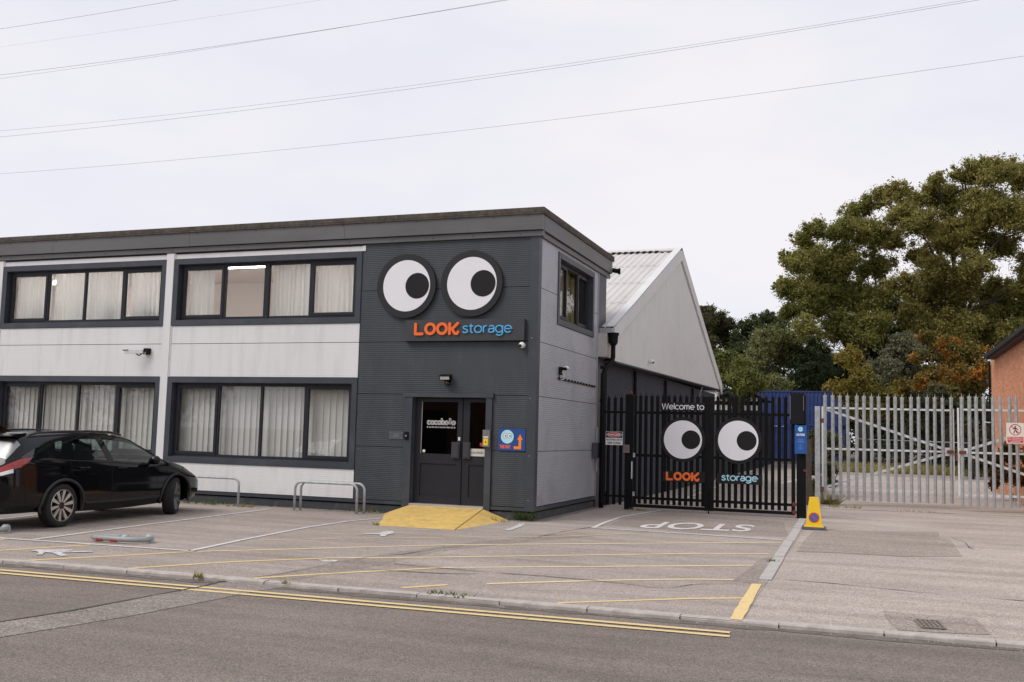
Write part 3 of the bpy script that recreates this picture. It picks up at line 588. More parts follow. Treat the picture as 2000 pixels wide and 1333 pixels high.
# window builder
def window(x0, x1, z0, z1, fn, kind, y_recess=0.115, n_lights=4, mid=False):
    """fn(u,v,w): w measured outwards from the facade plane"""
    s = MB(); t = 0.125
    s.prism([(x0, z0), (x1, z0), (x1-t, z0+t), (x0+t, z0+t)], fn, -0.045, 0.022)
    s.prism([(x0, z1), (x0+t, z1-t), (x1-t, z1-t), (x1, z1)], fn, -0.045, 0.022)
    s.prism([(x0, z0), (x0+t, z0+t), (x0+t, z1-t), (x0, z1)], fn, -0.045, 0.021)
    s.prism([(x1, z0), (x1, z1), (x1-t, z1-t), (x1-t, z0+t)], fn, -0.045, 0.021)
    a0, a1, b0, b1 = x0+t, x1-t, z0+t, z1-t
    # reveals
    for poly in ([(a0, b0), (a1, b0), (a1, b0+.012), (a0, b0+.012)], [(a0, b1-.012), (a1, b1-.012), (a1, b1), (a0, b1)], [(a0, b0+.012), (a0+.012, b0+.012), (a0+.012, b1-.012), (a0, b1-.012)], [(a1-.012, b0+.012), (a1, b0+.012), (a1, b1-.012), (a1-.012, b1-.012)]):
        s.prism(poly, fn, -y_recess-0.08, -0.046)
    wd = s.build('window', M_TRIM, OB)
    fr = MB(); w0, w1 = -y_recess-0.06, -y_recess; fw = 0.06
    a0 += .012; a1 -= .012; b0 += .012; b1 -= .012
    def rect(u0, u1, v0, v1, c=w0, d=w1, m=fr): m.prism([(u0, v0), (u1, v0), (u1, v1), (u0, v1)], fn, c, d)
    rect(a0, a1, b0, b0+fw); rect(a0, a1, b1-fw, b1); rect(a0, a0+fw, b0+fw, b1-fw); rect(a1-fw, a1, b0+fw, b1-fw)
    W_ = a1-a0; edges = [a0+fw+(W_-2*fw)*k/n_lights for k in range(n_lights+1)]
    for e in edges[1:-1]: rect(e-0.028, e+0.028, b0+fw, b1-fw)
    if mid: e = (a0+a1)/2; rect(e-0.06, e+0.06, b0, b1, w0, w1+0.02)
    fr.build('frame', M_FRAME, wd)
    lights = []
    for k in range(n_lights):
        u0 = edges[k]+(0.028 if k else 0); u1 = edges[k+1]-(0.028 if k < n_lights-1 else 0); v0, v1 = b0+fw, b1-fw
        if mid and k == n_lights//2-1: u1 -= .035
        if mid and k == n_lights//2: u0 += .035
        if k in (0, n_lights-1):
            sh = MB(); q = 0.055
            for r_ in ((u0-.01, u1+.01, v0-.01, v0+q), (u0-.01, u1+.01, v1-q, v1+.01), (u0-.01, u0+q, v0+q, v1-q), (u1-q, u1+.01, v0+q, v1-q)): rect(*r_, w0+0.01, w1+0.014, sh)
            sh.prism([((u0+u1)/2-.18, v1-q+.012), ((u0+u1)/2+.18, v1-q+.012), ((u0+u1)/2+.18, v1-.014), ((u0+u1)/2-.18, v1-.014)], fn, w1+0.0145, w1+0.028)
            sh.build('casement', M_FRAME, wd); u0 += q; u1 -= q; v0 += q; v1 -= q
        g = MB(); g.prism([(u0, v0), (u1, v0), (u1, v1), (u0, v1)], fn, w0+0.022, w0+0.028); g.build('pane', G_WIN, wd)
        lights.append((u0, u1, v0, v1))
    return wd, lights
def curtain(wd, u0, u1, v0, v1, y, fn, amp=0.03, wl=0.11, seed=0, m=M_CURT):
    rnd = random.Random(seed); n = max(8, int((u1-u0)/0.012)); mb = MB(); ph = [rnd.uniform(0, 6.28) for _ in range(4)]
    top = []; bot = []
    for i in range(n+1):
        u = u0+(u1-u0)*i/n; d = amp*(math.sin(u*2*math.pi/wl+ph[0]+1.2*math.sin(u*5+ph[1]))+0.4*math.sin(u*2*math.pi/(wl*.43)+ph[2]))
        top.append(fn(u, v1, -y+d)); bot.append(fn(u+0.02*math.sin(u*9+ph[3]), v0, -y+d*1.2))
    mb.add(top+bot, [(i, i+1, n+2+i, n+1+i) for i in range(n)]); return mb.build('curtain', m, wd, smooth=True)
vane_me = {}
def blinds(wd, lights, fn, seed, front=True):
    rnd = random.Random(seed)
    for (u0, u1, v0, v1) in lights:
        u = u0-0.03+rnd.uniform(0, .03)
        h = v1-v0+0.10; key = round(h, 3)
        if key not in vane_me:
            n = 5; L = []
            for zz in (0, h):
                for k in range(n+1):
                    s_ = k/n-0.5; L.append((s_*0.182, 0.012*(1-4*s_*s_), zz))
            me = bpy.data.meshes.new('vane'); me.from_pydata(L, [], [(k, k+1, n+2+k, n+1+k) for k in range(n)]); me.materials.append(M_VANE)
            me.polygons.foreach_set('use_smooth', [True]*len(me.polygons)); vane_me[key] = me
        while u < u1+0.03:
            off = OFF[wd.name]; o = link('vane', vane_me[key], wd, off)
            o.location = (u-off[0], 0.315-off[1], v0-0.05-off[2]); o.rotation_euler = (0, 0, R(-10+rnd.uniform(-4, 4)))
            u += 0.158+rnd.uniform(-.006, .006)
for bi, (xa, xb) in enumerate(BX):
    wd, li = window(xa, xb, LZ[0], LZ[1], FY, 'lower'); blinds(wd, li, FY, bi+3)
    wd, li = window(xa, xb, UZ[0], UZ[1], FY, 'upper', mid=(bi == 0))
    for k, (u0, u1, v0, v1) in enumerate(li):
        if bi == 0 and k == 1: curtain(wd, u1-0.09, u1+0.03, v0-.05, v1+.05, 0.30, FY, 0.02, 0.10, k); continue
        if bi == 0 and k == 0: curtain(wd, u0-.03, u0+(u1-u0)*0.62, v0-.05, v1+.05, 0.30, FY, 0.035, 0.16, 5); continue
        curtain(wd, u0-.04, u1+.04, v0-.05, v1+.05, 0.30+0.04*(k % 2), FY, 0.022, 0.14 if k % 2 else 0.11, bi*10+k)
# things standing behind the upper left curtains (furniture on the sill)
M_CHAIR = mat('chair_back', (0.20, 0.17, 0.14), .8)
for x, w_, h_ in ((-13.25, .36, .42), (-11.0, .34, .5), (-9.85, .4, .46), (-11.9, .28, .3)):
    mb = MB(); mb.prism([(x-w_, 4.1), (x+w_, 4.1), (x+w_*.8, 4.1+h_*.7), (x+w_*.3, 4.1+h_), (x-w_*.4, 4.1+h_*.95), (x-w_*.85, 4.1+h_*.6)], FY, -0.52, -0.46); mb.build('chair_back', M_CHAIR, OB)
swd, li = window(1.31, 4.2, 4.03, 5.58, SD(0.0), 'side', n_lights=3)
for k, (u0, u1, v0, v1) in enumerate(li): curtain(swd, u0-.05, u1+.05, v0-.05, v1+.05, 0.33, SD(0.0), 0.03, 0.16, 40+k, cloth('khaki_tree_reflection', (0.42, 0.36, 0.20), 0.2))  # khaki cloth added behind the panes to imitate the trees mirrored in them
# ---- cladding panels of the front
for k, (a, b) in enumerate(((0.26, 1.36), (1.36, 2.455), (2.455, 3.545), (3.545, 4.64), (4.64, 5.66))):
    if k < 2:
        for (u0, u1) in ((-3.965, -2.835), (-0.895, -0.175)): ribbed(u0, u1, a, b, FY).build('cladding_panel', M_DARK, OB)
    else: ribbed(-3.965, -0.175, a, b, FY).build('cladding_panel', M_DARK, OB)
mb = MB(); mb.box(-3.975, -3.966, -0.008, .03, 0.26, 5.66); mb.build('corner_trim', M_TRIM, OB)
for (xa, xb) in BX:
    for (a, b) in ((0.26, LZ[0]-0.002), (LZ[1]+0.002, 3.545), (3.545, UZ[0]-0.002), (UZ[1]+0.002, 5.62)):
        ribbed(xa+0.004, xb-0.004, a, b, FY, pitch=0.045, depth=0.0010).build('cladding_panel', M_PALE, OB)
mb = MB(); mb.box(-3.976, -3.90, -0.014, 0.0, UZ[1]+.004, 5.618); mb.build('panel_cap', M_PALE, OB)
for (xa, xb) in ((-9.055, -8.855), (-14.215, -14.005), (-19.33, -19.125)):
    mb = MB(); mb.box(xa, xb, -0.030, .03, 0.26, 5.64); mb.box(xa-.03, xa, -0.012, .02, 0.26, 5.64); mb.box(xb, xb+.03, -.012, .02, .26, 5.64)
    pl = mb.build('pilaster', M_PALE, OB)
    sc = MB()
    for z in (0.8, 2.0, 3.2, 4.75): sc.box(xa-.014, xa-.004, -.016, -.0121, z, z+.02); sc.box(xb+.004, xb+.014, -.016, -.0121, z, z+.02)
    sc.build('screws', M_SCREW, pl)
ribbed(-24.2, -19.35, .26, 5.62, FY, pitch=.045, depth=.0022).build('cladding_panel', M_PALE, OB)
# corner post
mb = MB(); mb.add([(-0.172, -0.016, .20), (0.016, -0.016, .20), (0.016, 0.165, .20), (-0.172, -0.016, 5.66), (0.016, -0.016, 5.66), (0.016, .165, 5.66), (-.172, .06, .20), (-.06, .165, .20), (-.172, .06, 5.66), (-.06, .165, 5.66)],
    [(0, 1, 4, 3), (1, 2, 5, 4), (3, 4, 5, 9, 8), (0, 6, 7, 2, 1), (0, 3, 8, 6), (2, 7, 9, 5)]); mb.build('corner_post', M_TRIM, OB)
sc = MB()
for z in (0.40, 1.27, 2.4, 3.6): sc.prism(circle(-0.10, z, 0.013, 8), FY, 0.0165, 0.022)
sc.build('screws', M_SCREW, OB)
# ---- side cladding
SF = SD(0.0)
for (a, b) in ((0.27, 1.36), (1.36, 2.455), (2.455, 3.545)): ribbed(0.17, 4.60, a, b, SF, depth=0.0025).build('cladding_panel', M_SILV, OB)
for (u0, u1) in ((0.17, 1.305), (4.205, 4.60)):
    ribbed(u0, u1, 3.545, 4.64, SF, depth=0.0025).build('cladding_panel', M_SILV, OB); ribbed(u0, u1, 4.64, 5.66, SF, depth=0.0025).build('cladding_panel', M_SILV, OB)
ribbed(1.305, 4.205, 3.545, 4.026, SF, depth=.0025).build('cladding_panel', M_SILV, OB); ribbed(1.305, 4.205, 5.584, 5.66, SF, depth=.0025).build('cladding_panel', M_SILV, OB)
mb = MB(); mb.box(-0.05, 0.012, 4.60, 5.32, 0.0, 5.66); mb.build('end_pier', M_TRIM, OB)
mb = MB(); mb.box(-.04, 0.02, 4.575, 4.599, 0.25, 5.66); mb.build('edge_trim', M_SILV, OB)
# ---- drip trim, gap, plinth
mb = MB(); mb.box(XL, -2.835, -0.020, 0.05, 0.19, 0.255); mb.box(-0.895, 0.020, -0.020, 0.05, 0.19, 0.255); mb.box(-.05, 0.020, .051, 4.6, 0.19, 0.262); mb.build('drip_trim', M_TRIM, OB)
mb = MB(); mb.box(XL, -2.835, 0.048, .054, 0.15, .20); mb.box(-.895, -.02, 0.048, .054, .15, .20); mb.box(-.054, -.05, .06, 4.6, .0, .20); mb.build('shadow_gap', M_BLACK, OB)
for (a, b) in ((XL, -16.4), (-16.39, -12.6), (-12.59, -8.8), (-8.79, -5.4), (-5.39, -2.835), (-0.895, -0.05)):
    mb = MB(); mb.box(a, b, 0.012, 0.048, -0.05, 0.155); mb.build('plinth_board', M_PLINTH, OB)
mb = MB(); mb.box(-0.049, -0.02, 0.05, 4.6, -0.05, 0.155); mb.build('plinth_board', M_PLINTH, OB)
# ---- fascia, cap
edges = [XL, -20.4, -16.4, -12.4, -8.4, -4.38, 0.10]
for a, b in zip(edges[:-1], edges[1:]):
    mb = MB(); mb.box(a+.003, b-.003, -0.10, 0.05, 5.775, 6.115); mb.build('fascia_panel', M_FASC, OB)
    mb = MB(); mb.box(a+.002, b-.002, -0.052, 0.05, 5.655, 5.758); 
    mb.build('lower_fascia', M_FASC, OB)
for a, b in ((-0.10, 2.6), (2.606, 5.55)):
    mb = MB(); mb.box(-0.05, 0.10, a+(0.152 if a < 0 else 0), b, 5.775, 6.113); mb.build('fascia_panel', M_FASC, OB)
    mb = MB(); mb.box(-0.05, 0.052, a+.155 if a < 0 else a, b, 5.655, 5.757); mb.build('lower_fascia', M_FASC, OB)
mb = MB(); mb.box(-.04, .045, 5.54, 5.553, 5.66, 6.1); mb.box(XL, .045, -.045, .04, 5.757, 5.776); mb.box(-.04, .045, .04, 5.53, 5.757, 5.776); mb.build('shadow_gap', M_BLACK, OB)
mb = MB(); mb.box(XL-.05, 0.135, -0.135, 5.62, 6.13, 6.22); mb.box(XL-.05, 0.10, -.10, 5.6, 6.113, 6.13); 
mb.box(0.101, .13, -.13, 5.61, 6.09, 6.13); mb.box(XL, .1, -.13, -.101, 6.09, 6.13)
mb.build('roof', M_CAP, OB)
sc = MB(); rnd = random.Random(4)
x = -16.0
while x < 0.0:
    sc.prism(circle(x, 6.06, .014, 6), FR(-.10), 0, .008); x += 0.80+rnd.uniform(-.1, .1)
x = -15.7
while x < -.2:
    sc.prism(circle(x, 5.70, .013, 6), FR(-.052), 0, .007); x += 0.95+rnd.uniform(-.12, .1)
sc.build('screws', mat('dark_screw', (.02, .02, .022), .4), OB, kind='stuff')

# ---- entrance
mb = MB()
mb.box(-2.832, -2.66, -0.045, 0.05, 0.0, 2.40); mb.box(-1.03, -0.898, -0.045, 0.05, 0.0, 2.40); mb.box(-2.86, -0.87, -0.065, 0.05, 2.402, 2.49)
mb.box(-2.66, -2.645, .051, .24, .2, 2.4); mb.box(-1.045, -1.03, .051, .24, .2, 2.4)
door_sur = mb.build('door_surround', M_TRIM, OB)
def door_leaf(x0, x1, gx0, gx1, gz0, gz1):
    d = MB(); y0, y1 = 0.105, 0.155
    d.box(x0, x1, y0, y1, gz1, 2.385); d.box(x0, gx0, y0, y1, .235, gz1); d.box(gx1, x1, y0, y1, .235, gz1)
    d.box(gx0, gx1, y0, y1, gz0-0.20, gz0); d.box(gx0, gx1, y0, y1, .235, .39); d.box(gx0, gx1, y0+.022, y1-.01, .39, gz0-.20)
    o = d.build('door', M_FRAME, OB)
    g = MB(); g.box(gx0, gx1, y0+.02, y0+.026, gz0, gz1); g.build('pane', G_DOOR, o); return o
d1 = door_leaf(-2.64, -1.585, -2.51, -1.70, 1.25, 2.31); d2 = door_leaf(-1.578, -1.048, -1.43, -1.09, 1.25, 2.31)
mb = MB(); mb.box(-1.592, -1.575, .095, .104, .24, 2.38); mb.build('meeting_strip', M_BLACKM, d1)
for (a, b, dd) in ((-1.80, -1.62, d1), (-1.55, -1.39, d2)):
    mb = MB(); mb.box(a, b, 0.06, 0.104, 1.17, 1.50); mb.box(a+.02, b-.02, .045, .06, 1.2, 1.47); mb.build('handle', mat('handle_plate', (.045, .045, .055), .35), dd)
mb = MB(); mb.box(-1.665, -1.625, .085, .104, 1.53, 1.60); mb.build('lock', M_WPLAS, d1)
mb = MB(); mb.box(-2.515, -2.498, .112, .124, 1.25, 2.31); mb.build('glazing_bead', mat('bead', (.45, .40, .36), .5), d1)
mb = MB(); mb.box(-2.66, -1.03, -0.05, .20, 0.19, 0.236); mb.build('threshold', mat('threshold_metal', (.55, .52, .5), .4, .6), OB)
# etched lettering on the glass: outlined word over small capitals
mb = MB(); cx0, cx1 = -2.385, -1.755; step = (cx1-cx0)/8; fn = FR(.1245)
for i, ch in enumerate('cocobolo'):
    cx = cx0+step*(i+.5); cz = 1.885; r_ = step*.54
    if ch == 'l':
        ring(mb, cx, cz+.045, .0, .001, fn, 0, .001, 6); stroke(mb, [(cx-.018, cz-.03), (cx-.018, cz+.085)], .009, fn, 0, .001); stroke(mb, [(cx+.018, cz-.03), (cx+.018, cz+.085)], .009, fn, 0, .0014); stroke(mb, [(cx-.018, cz+.085), (cx+.018, cz+.085)], .009, fn, 0, .0018); continue
    for rr in (r_, r_*.48):
        if ch == 'c': ring(mb, cx, cz, rr-.0045, rr+.0045, fn, 0, .001, 24, 0, .6, 2*math.pi-.6)
        else: ring(mb, cx, cz, rr-.0045, rr+.0045, fn, 0, .001+.0005*(i % 2), 24)
    if ch == 'b': stroke(mb, [(cx-r_, cz), (cx-r_, cz+.085), (cx-r_+.03, cz+.085), (cx-r_+.03, cz+.02)], .009, fn, 0, .0022)
mb.build('lettering', M_WHITE, d1)
text_front('F U R N I S H I N G S', -2.385, -1.755, 1.775, 1.805, .1245, M_WHITE, d1, .001, .02)
mb = MB(); mb.prism(circle(-2.44, 1.30, .032, 16), fn, 0, .002); mb.build('sticker', M_WPLAS, d1)
sg = MB(); sg.box(-1.40, -1.08, .10, .124, 1.225, 1.375); nb = sg.build('name_plate', mat('cream_board', (.62, .60, .54), .5), d2)
text_front('cocobolo', -1.375, -1.11, 1.275, 1.335, .0995, M_PUPIL, nb, .001, .0)
mb = MB(); mb.box(-1.20, -1.09, .118, .1245, 1.43, 1.50); mb.build('sticker', mat('red_sticker', (.42, .03, .04), .5), d2)

def front_box(name, x0, x1, z0, z1, y, d, m): mb = MB(); mb.box(x0, x1, y-d, y, z0, z1); return mb
# key safe / entry panel
kp_ = thing('entry_keypad', (-.99, -.05, 1.6), 'grey entry intercom with yellow button panel on the right door jamb', 'intercom')
front_box('', -1.065, -.915, 1.42, 1.76, -.0455, .045, 0).build('housing', M_GREY, kp_)
front_box('', -1.04, -.945, 1.45, 1.59, -.0905, .012, 0).build('button_panel', M_YEL, kp_)
front_box('', -1.045, -.94, 1.605, 1.63, -.0905, .006, 0).build('name_strip', M_WPLAS, kp_)
mb = MB(); mb.prism(circle(-.992, 1.52, .013, 12), FR(-.1025), 0, .006); mb.build('button', M_BLACKM, kp_); mb = MB(); mb.prism(circle(-.992, 1.695, .014, 12), FR(-.0905), 0, .01); mb.build('lens', M_SCREW, kp_)
pl = thing('number_plaque', (-3.0, 0, 1.6), 'small clear plaque screwed to the dark cladding left of the door', 'plaque')
front_box('', -3.18, -2.865, 1.525, 1.685, -.001, .012, 0).build('plate', mat('plaque_grey', (.10, .11, .12), .2), pl)
sc = MB(); [sc.prism(circle(x, z, .011, 8), FR(-.0132), 0, .006) for x in (-3.16, -2.885) for z in (1.545, 1.665)]; sc.build('screws', M_SCREW, pl)
text_front('20', -3.08, -2.97, 1.57, 1.645, -.0133, mat('plaque_digits', (.16, .17, .18), .4), pl, .002, .02)
dbt = thing('door_bell', (-2.76, -.05, 1.6), 'black door bell on the left door jamb', 'door bell')
front_box('', -2.80, -2.72, 1.52, 1.68, -.0455, .03, 0).build('housing', M_BLACKM, dbt)
mb = MB(); mb.prism(circle(-2.76, 1.60, .02, 12), FR(-.0757), 0, .008); mb.build('button', M_SCREW, dbt)

# ---- big eyes on the wall
def eye_sign(cx, cz, r, fn, label, back=0.075, grp=None, px_=0.265, pr=0.42, wr=0.80, y=0, wcx=0.02):
    t = thing('eye_sign', (cx, y, cz), label, 'sign', grp)
    mb = MB(); mb.prism(circle(cx, cz, r, 72), fn, 0.012, back); mb.build('backing_disc', M_RING, t)
    mb = MB(); mb.prism(circle(cx+wcx*r, cz, r*wr, 72), fn, back+.0005, back+.006); mb.build('eyeball', M_WHITE, t)
    mb = MB(); mb.prism(circle(cx+px_*r*wr+wcx*r, cz-.01*r, r*wr*pr, 56), fn, back+.0065, back+.010); mb.build('pupil', M_PUPIL, t)
    return t
eye_sign(-2.885, 4.715, .675, FY, 'left one of the two big round cartoon eyes on the charcoal wall above the door', px_=.46, pr=.50, grp='cartoon eyes on the office wall')
eye_sign(-1.415, 4.725, .68, FY, 'right one of the two big round cartoon eyes on the charcoal wall above the door', px_=.46, pr=.50, grp='cartoon eyes on the office wall')
def look(mb, x0, z0, W_, H, fn, a, b, w=None):
    w = w or H*.20
    s = H; k = W_/4.05/ (H*.94) ; ax = lambda u: x0+u*W_; az = lambda v: z0+v*H
    wu = w/W_/2; wv = w/H/2
    stroke(mb, [(ax(.02+wu), az(.99-wv)), (ax(.02+wu), az(wv+.0)), (ax(.20), az(wv+.0))], w, fn, a, b)
    rr = (H-w)/2*.97
    ring(mb, ax(.375), az(.5), rr-w/2, rr+w/2, fn, a, b, 40); ring(mb, ax(.635), az(.5), rr-w/2, rr+w/2, fn, a, b+.0006, 40)
    stroke(mb, [(ax(.80), az(.99-wv)), (ax(.80), az(wv))], w, fn, a, b)
    stroke(mb, [(ax(.80), az(.44)), (ax(.86), az(.50)), (ax(.91), az(.66)), (ax(.975), az(.90))], w, fn, a, b+.0009)
    stroke(mb, [(ax(.86), az(.46)), (ax(.90), az(.18)), (ax(.93), az(.10)), (ax(.965), az(.10)), (ax(.985), az(.24))], w*.92, fn, a, b+.0017)
ns = thing('name_sign', (-1.53, -.05, 3.77), 'charcoal board reading LOOK storage under the big eyes on the wall', 'sign')
mb = MB(); mb.box(-2.86, -.235, -0.10, -.012, 3.55, 3.985); mb.build('board', mat('sign_board', (.040, .042, .048), .45, 0, .06), ns)
mb = MB(); look(mb, -2.655, 3.665, 1.02, .265, FR(-.1005), .0, .035, .058); mb.build('lettering', M_ORANGE, ns)
mono('storage', -1.55, -.495, 3.700, .160, .024, FR(-.1005), .03).build('lettering', M_BLUE, ns)

# ---- THIS WAY sign
tw = thing('direction_sign', (-.47, -.01, 1.58), 'blue square THIS WAY sign with pale smiling face and orange bent arrow', 'sign')
mb = MB(); mb.box(-.755, -.185, -.0185, -.001, 1.36, 1.80); mb.build('board', M_SBLUE, tw); fn = FR(-.0190)
mb = MB(); mb.prism(circle(-.565, 1.635, .135, 36), fn, 0, .001); mb.build('face', M_PBLUE, tw)
mb = MB(); [mb.prism(circle(x, 1.655, .045, 24), fn, .0012, .002) for x in (-.607, -.518)]; mb.build('eyes', M_WHITE, tw)
mb = MB(); [ring(mb, x, 1.655, .043, .048, fn, .0012, .0026, 24) for x in (-.607, -.518)]; [mb.prism(circle(x, 1.652, .016, 12), fn, .0022, .003) for x in (-.598, -.507)]; mb.build('pupils', M_PUPIL, tw)
text_front('THIS WAY', -.72, -.49, 1.40, 1.475, -.0190, M_ORANGE, tw, .001, .035)
mb = MB(); mb.prism([(-.425, 1.395), (-.27, 1.395), (-.27, 1.58), (-.24, 1.58), (-.297, 1.69), (-.354, 1.58), (-.324, 1.58), (-.324, 1.45), (-.425, 1.45)], fn, 0, .001); mb.build('arrow', M_ORANGE2, tw)

# ---- cameras and lamps on the walls
def dome_cam(loc, d, label, m=M_WPLAS, s=1.0):
    t = thing('security_camera', loc, label, 'camera'); c = np.array(loc, float); d = np.array(d, float)
    mb = MB(); mb.lathe(c, d, [(0, 0), (0, .055*s), (.035*s, .055*s), (.035*s, 0)], 20); mb.build('base', m, t, smooth=False)
    mb = MB(); e = c+d*.075*s; mb.lathe(e-np.array((0, 0, .062*s)), (0, 0, 1), [(.062*s+.062*s*math.sin(a), .062*s*math.cos(a)) for a in np.linspace(-1.57, 1.57, 12)], 20); mb.build('housing', m, t, smooth=True)
    aim = d*.8+np.array((-.35, -.2, -.35)); aim /= np.linalg.norm(aim)
    mb = MB(); mb.lathe(e+aim*.035*s, aim, [(0, .0), (0, .036*s), (.03*s, .03*s), (.034*s, 0)], 16); mb.build('lens', M_BLACKM, t, smooth=True); return t
dome_cam((-.285, -.005, 3.455), (0, -1, 0), 'white dome camera on the dark wall just below the name board')
dome_cam((0.312, 9.1, 3.83), (1, 0, 0), 'white dome camera on the grey warehouse gable')
t = thing('security_camera', (-1.885, 0, 2.78), 'black floodlight camera on the dark wall above the entrance door', 'camera')
mb = MB(); mb.box(-1.95, -1.82, -.03, 0, 2.72, 2.86); mb.build('bracket', M_BLACKM, t)
mb = MB(); mb.beam((-1.90, -.05, 2.83), (-1.90, -.16, 2.79), .24, .09); mb.build('floodlight', M_BLACKM, t)
mb = MB(); mb.beam((-1.90, -.16, 2.785), (-1.90, -.164, 2.784), .20, .06); mb.build('lamp_glass', mat('lamp_glass', (.45, .42, .38), .2), t)
mb = MB(); mb.lathe((-1.87, -.08, 2.63), (0, 0, 1), [(.055+.055*math.sin(a), .055*math.cos(a)) for a in np.linspace(-1.57, 1.57, 10)], 18); mb.build('dome', mat('dome_black', (.01, .01, .01), .1), t, smooth=True)
mb = MB(); mb.lathe((-1.87, -.08, 2.735), (0, 0, 1), [(0, .0), (0, .03), (.05, .03), (.05, 0)], 12); mb.build('stem', M_BLACKM, t)
t = thing('security_camera', (-9.5, 0, 3.35), 'white bullet camera on a black bracket on the pale cladding between windows', 'camera')
mb = MB(); mb.box(-9.52, -9.38, -.09, 0, 3.30, 3.44); mb.build('bracket', M_BLACKM, t)
mb = MB(); mb.beam((-9.50, -.12, 3.36), (-9.86, -.30, 3.33), .085, .08); mb.build('housing', M_WPLAS, t)
mb = MB(); mb.beam((-9.80, -.27, 3.385), (-9.90, -.32, 3.375), .11, .015); mb.tube([(-9.52, -.10, 3.33), (-9.60, -.14, 3.27), (-9.66, -.17, 3.31)], .014, 8); mb.build('arm', M_BLACKM, t)
mb = MB(); mb.tube([(-9.46, -.09, 3.35), (-9.47, -.14, 3.22), (-9.52, -.15, 3.20), (-9.56, -.14, 3.24), (-9.58, -.12, 3.33)], .008, 6); mb.build('cable', M_WPLAS, t)
a = sp(1096, 722, .03)
t = thing('security_camera', tuple(a), 'white topped camera on the silver side wall with a clipped cable beside it', 'camera')
mb = MB(); mb.box(0.012, .05, a[1]-.10, a[1]+.04, a[2]-.12, a[2]+.05); mb.box(.05, .16, a[1]-.07, a[1]+.01, a[2]-.02, a[2]+.04); mb.build('bracket', M_BLACKM, t)
mb = MB(); mb.lathe((.13, a[1]+.03, a[2]+.02), (0, 0, 1), [(.06*math.sin(q_), .07*math.cos(q_)) for q_ in np.linspace(0, 1.57, 8)], 18); mb.build('dome', M_WPLAS, t, smooth=True)
mb = MB(); mb.tube([(.05, a[1], a[2]-.05), (.09, a[1]+.06, a[2]-.12), (.06, a[1]+.07, a[2]-.20), (.03, a[1]+.02, a[2]-.22)], .009, 6); mb.build('cable', M_WPLAS, t)
t = thing('clipped_cable', (0.02, 3, 2.9), 'black cable with clips running along the silver side wall', 'cable')
p0 = sp(1091, 741, .015); p1 = sp(1163, 757, .015); mb = MB()
mb.tube([(0.02, a[1]-.05, a[2]-.1), (0.02, p0[1], p0[2]), (0.02, p1[1], p1[2])], .009, 6); mb.build('cable', M_BLACKM, t)
for k in range(13):
    p = p0+(p1-p0)*k/12.5; mb = MB(); mb.box(.012, .045, p[1]-.02, p[1]+.02, p[2]-.005, p[2]+.04); mb.build('clip', M_BLACKM, t)

# ---- yellow ramp
rp_ = thing('door_ramp', (-1.9, -.8, 0), 'yellow painted concrete wheelchair ramp in front of the entrance door', 'ramp')
TL = (-2.66, -.052, .192); TR = (-1.03, -.052, .192)
BL = gp(736, 1026.5); BM = gp(888, 1035.5); BR = gp(976, 1020.5); LL = gp(746, 1016)
BRw = (BR[0]+.02, -.055, 0.0)
mb = MB(); nu = 14; nv = 8; rnd = random.Random(3)
def q3(a, b, c, d, u, v): return np.array(a)*(1-u)*(1-v)+np.array(b)*u*(1-v)+np.array(c)*u*v+np.array(d)*(1-u)*v
vv = []
for j in range(nv+1):
    for i in range(nu+1):
        p = q3(TL, TR, BM, BL, i/nu, j/nv)
        if 0 < j < nv and 0 < i < nu: p = p+np.array((0, 0, rnd.uniform(-.002, .004)))
        vv.append(p)
mb.add(vv, [(j*(nu+1)+i, (j+1)*(nu+1)+i, (j+1)*(nu+1)+i+1, j*(nu+1)+i+1) for j in range(nv) for i in range(nu)])
mb.add([TR, BM, BR, BRw], [(0, 1, 2, 3)]); mb.add([TL, BL, LL, (-3.2, -.052, 0)], [(0, 3, 2, 1)])
o = mb.build('slope', M_RAMP, rp_)
mb = MB(); mb.tube([np.array(TR)+(0, 0, .002), (np.array(TR)+BM)/2+(0, 0, .002), BM+(0, 0, .002)], .008, 5); mb.build('crease', mat('ramp_seam', (.30, .19, .06), .9), rp_)

# ---- rainwater pipe, meter box, conduit on the end pier
t = thing('downpipe', (.1, 5.6, 0), 'black rainwater pipe with hopper head dropping between the office and warehouse', 'pipe')
c = sp(1198, 662, .35); e = sp(1197, 708, .30); g_ = sp(1178, 722, .18)
mb = MB(); mb.lathe((c[0], c[1], c[2]-.16), (0, 0, 1), [(0, .07), (.06, .11), (.24, .12), (.24, .14), (.30, .14), (.30, 0)], 14); mb.build('hopper', M_BLACKM, t)
mb = MB(); mb.tube([(c[0], c[1], c[2]-.1), (c[0], c[1], e[2]+.12), (c[0]-.02, c[1]-.03, e[2]), (g_[0]+.05, g_[1]+.05, g_[2]+.04), (g_[0], g_[1], g_[2]-.12), (g_[0], g_[1], 0.0)], .058, 12); mb.build('pipe', M_BLACKM, t, smooth=True)
for z in (1.2, 2.5, 3.3):
    mb = MB(); mb.lathe((g_[0], g_[1], z), (0, 0, 1), [(0, .06), (0, .075), (.07, .075), (.07, .06)], 12); mb.build('collar', M_BLACKM, t)
a = sp(1174, 650, .12); b = sp(1188, 704, .12)
t = thing('meter_box', (.1, 5.4, 3.8), 'tall cream metal box high on the wall beside the black hopper pipe', 'box')
mb = MB(); mb.box(-.02, .22, a[1]+.12, a[1]+.72, b[2]+.04, a[2]); mb.build('case', mat('cream_metal', (.48, .455, .42), .5, dirt=(.3, .25, .2), dirt_amt=.4), t)
mb = MB(); mb.box(.2201, .228, a[1]+.16, a[1]+.68, b[2]+.08, a[2]-.04); mb.build('door', MATS['cream_metal'], t)
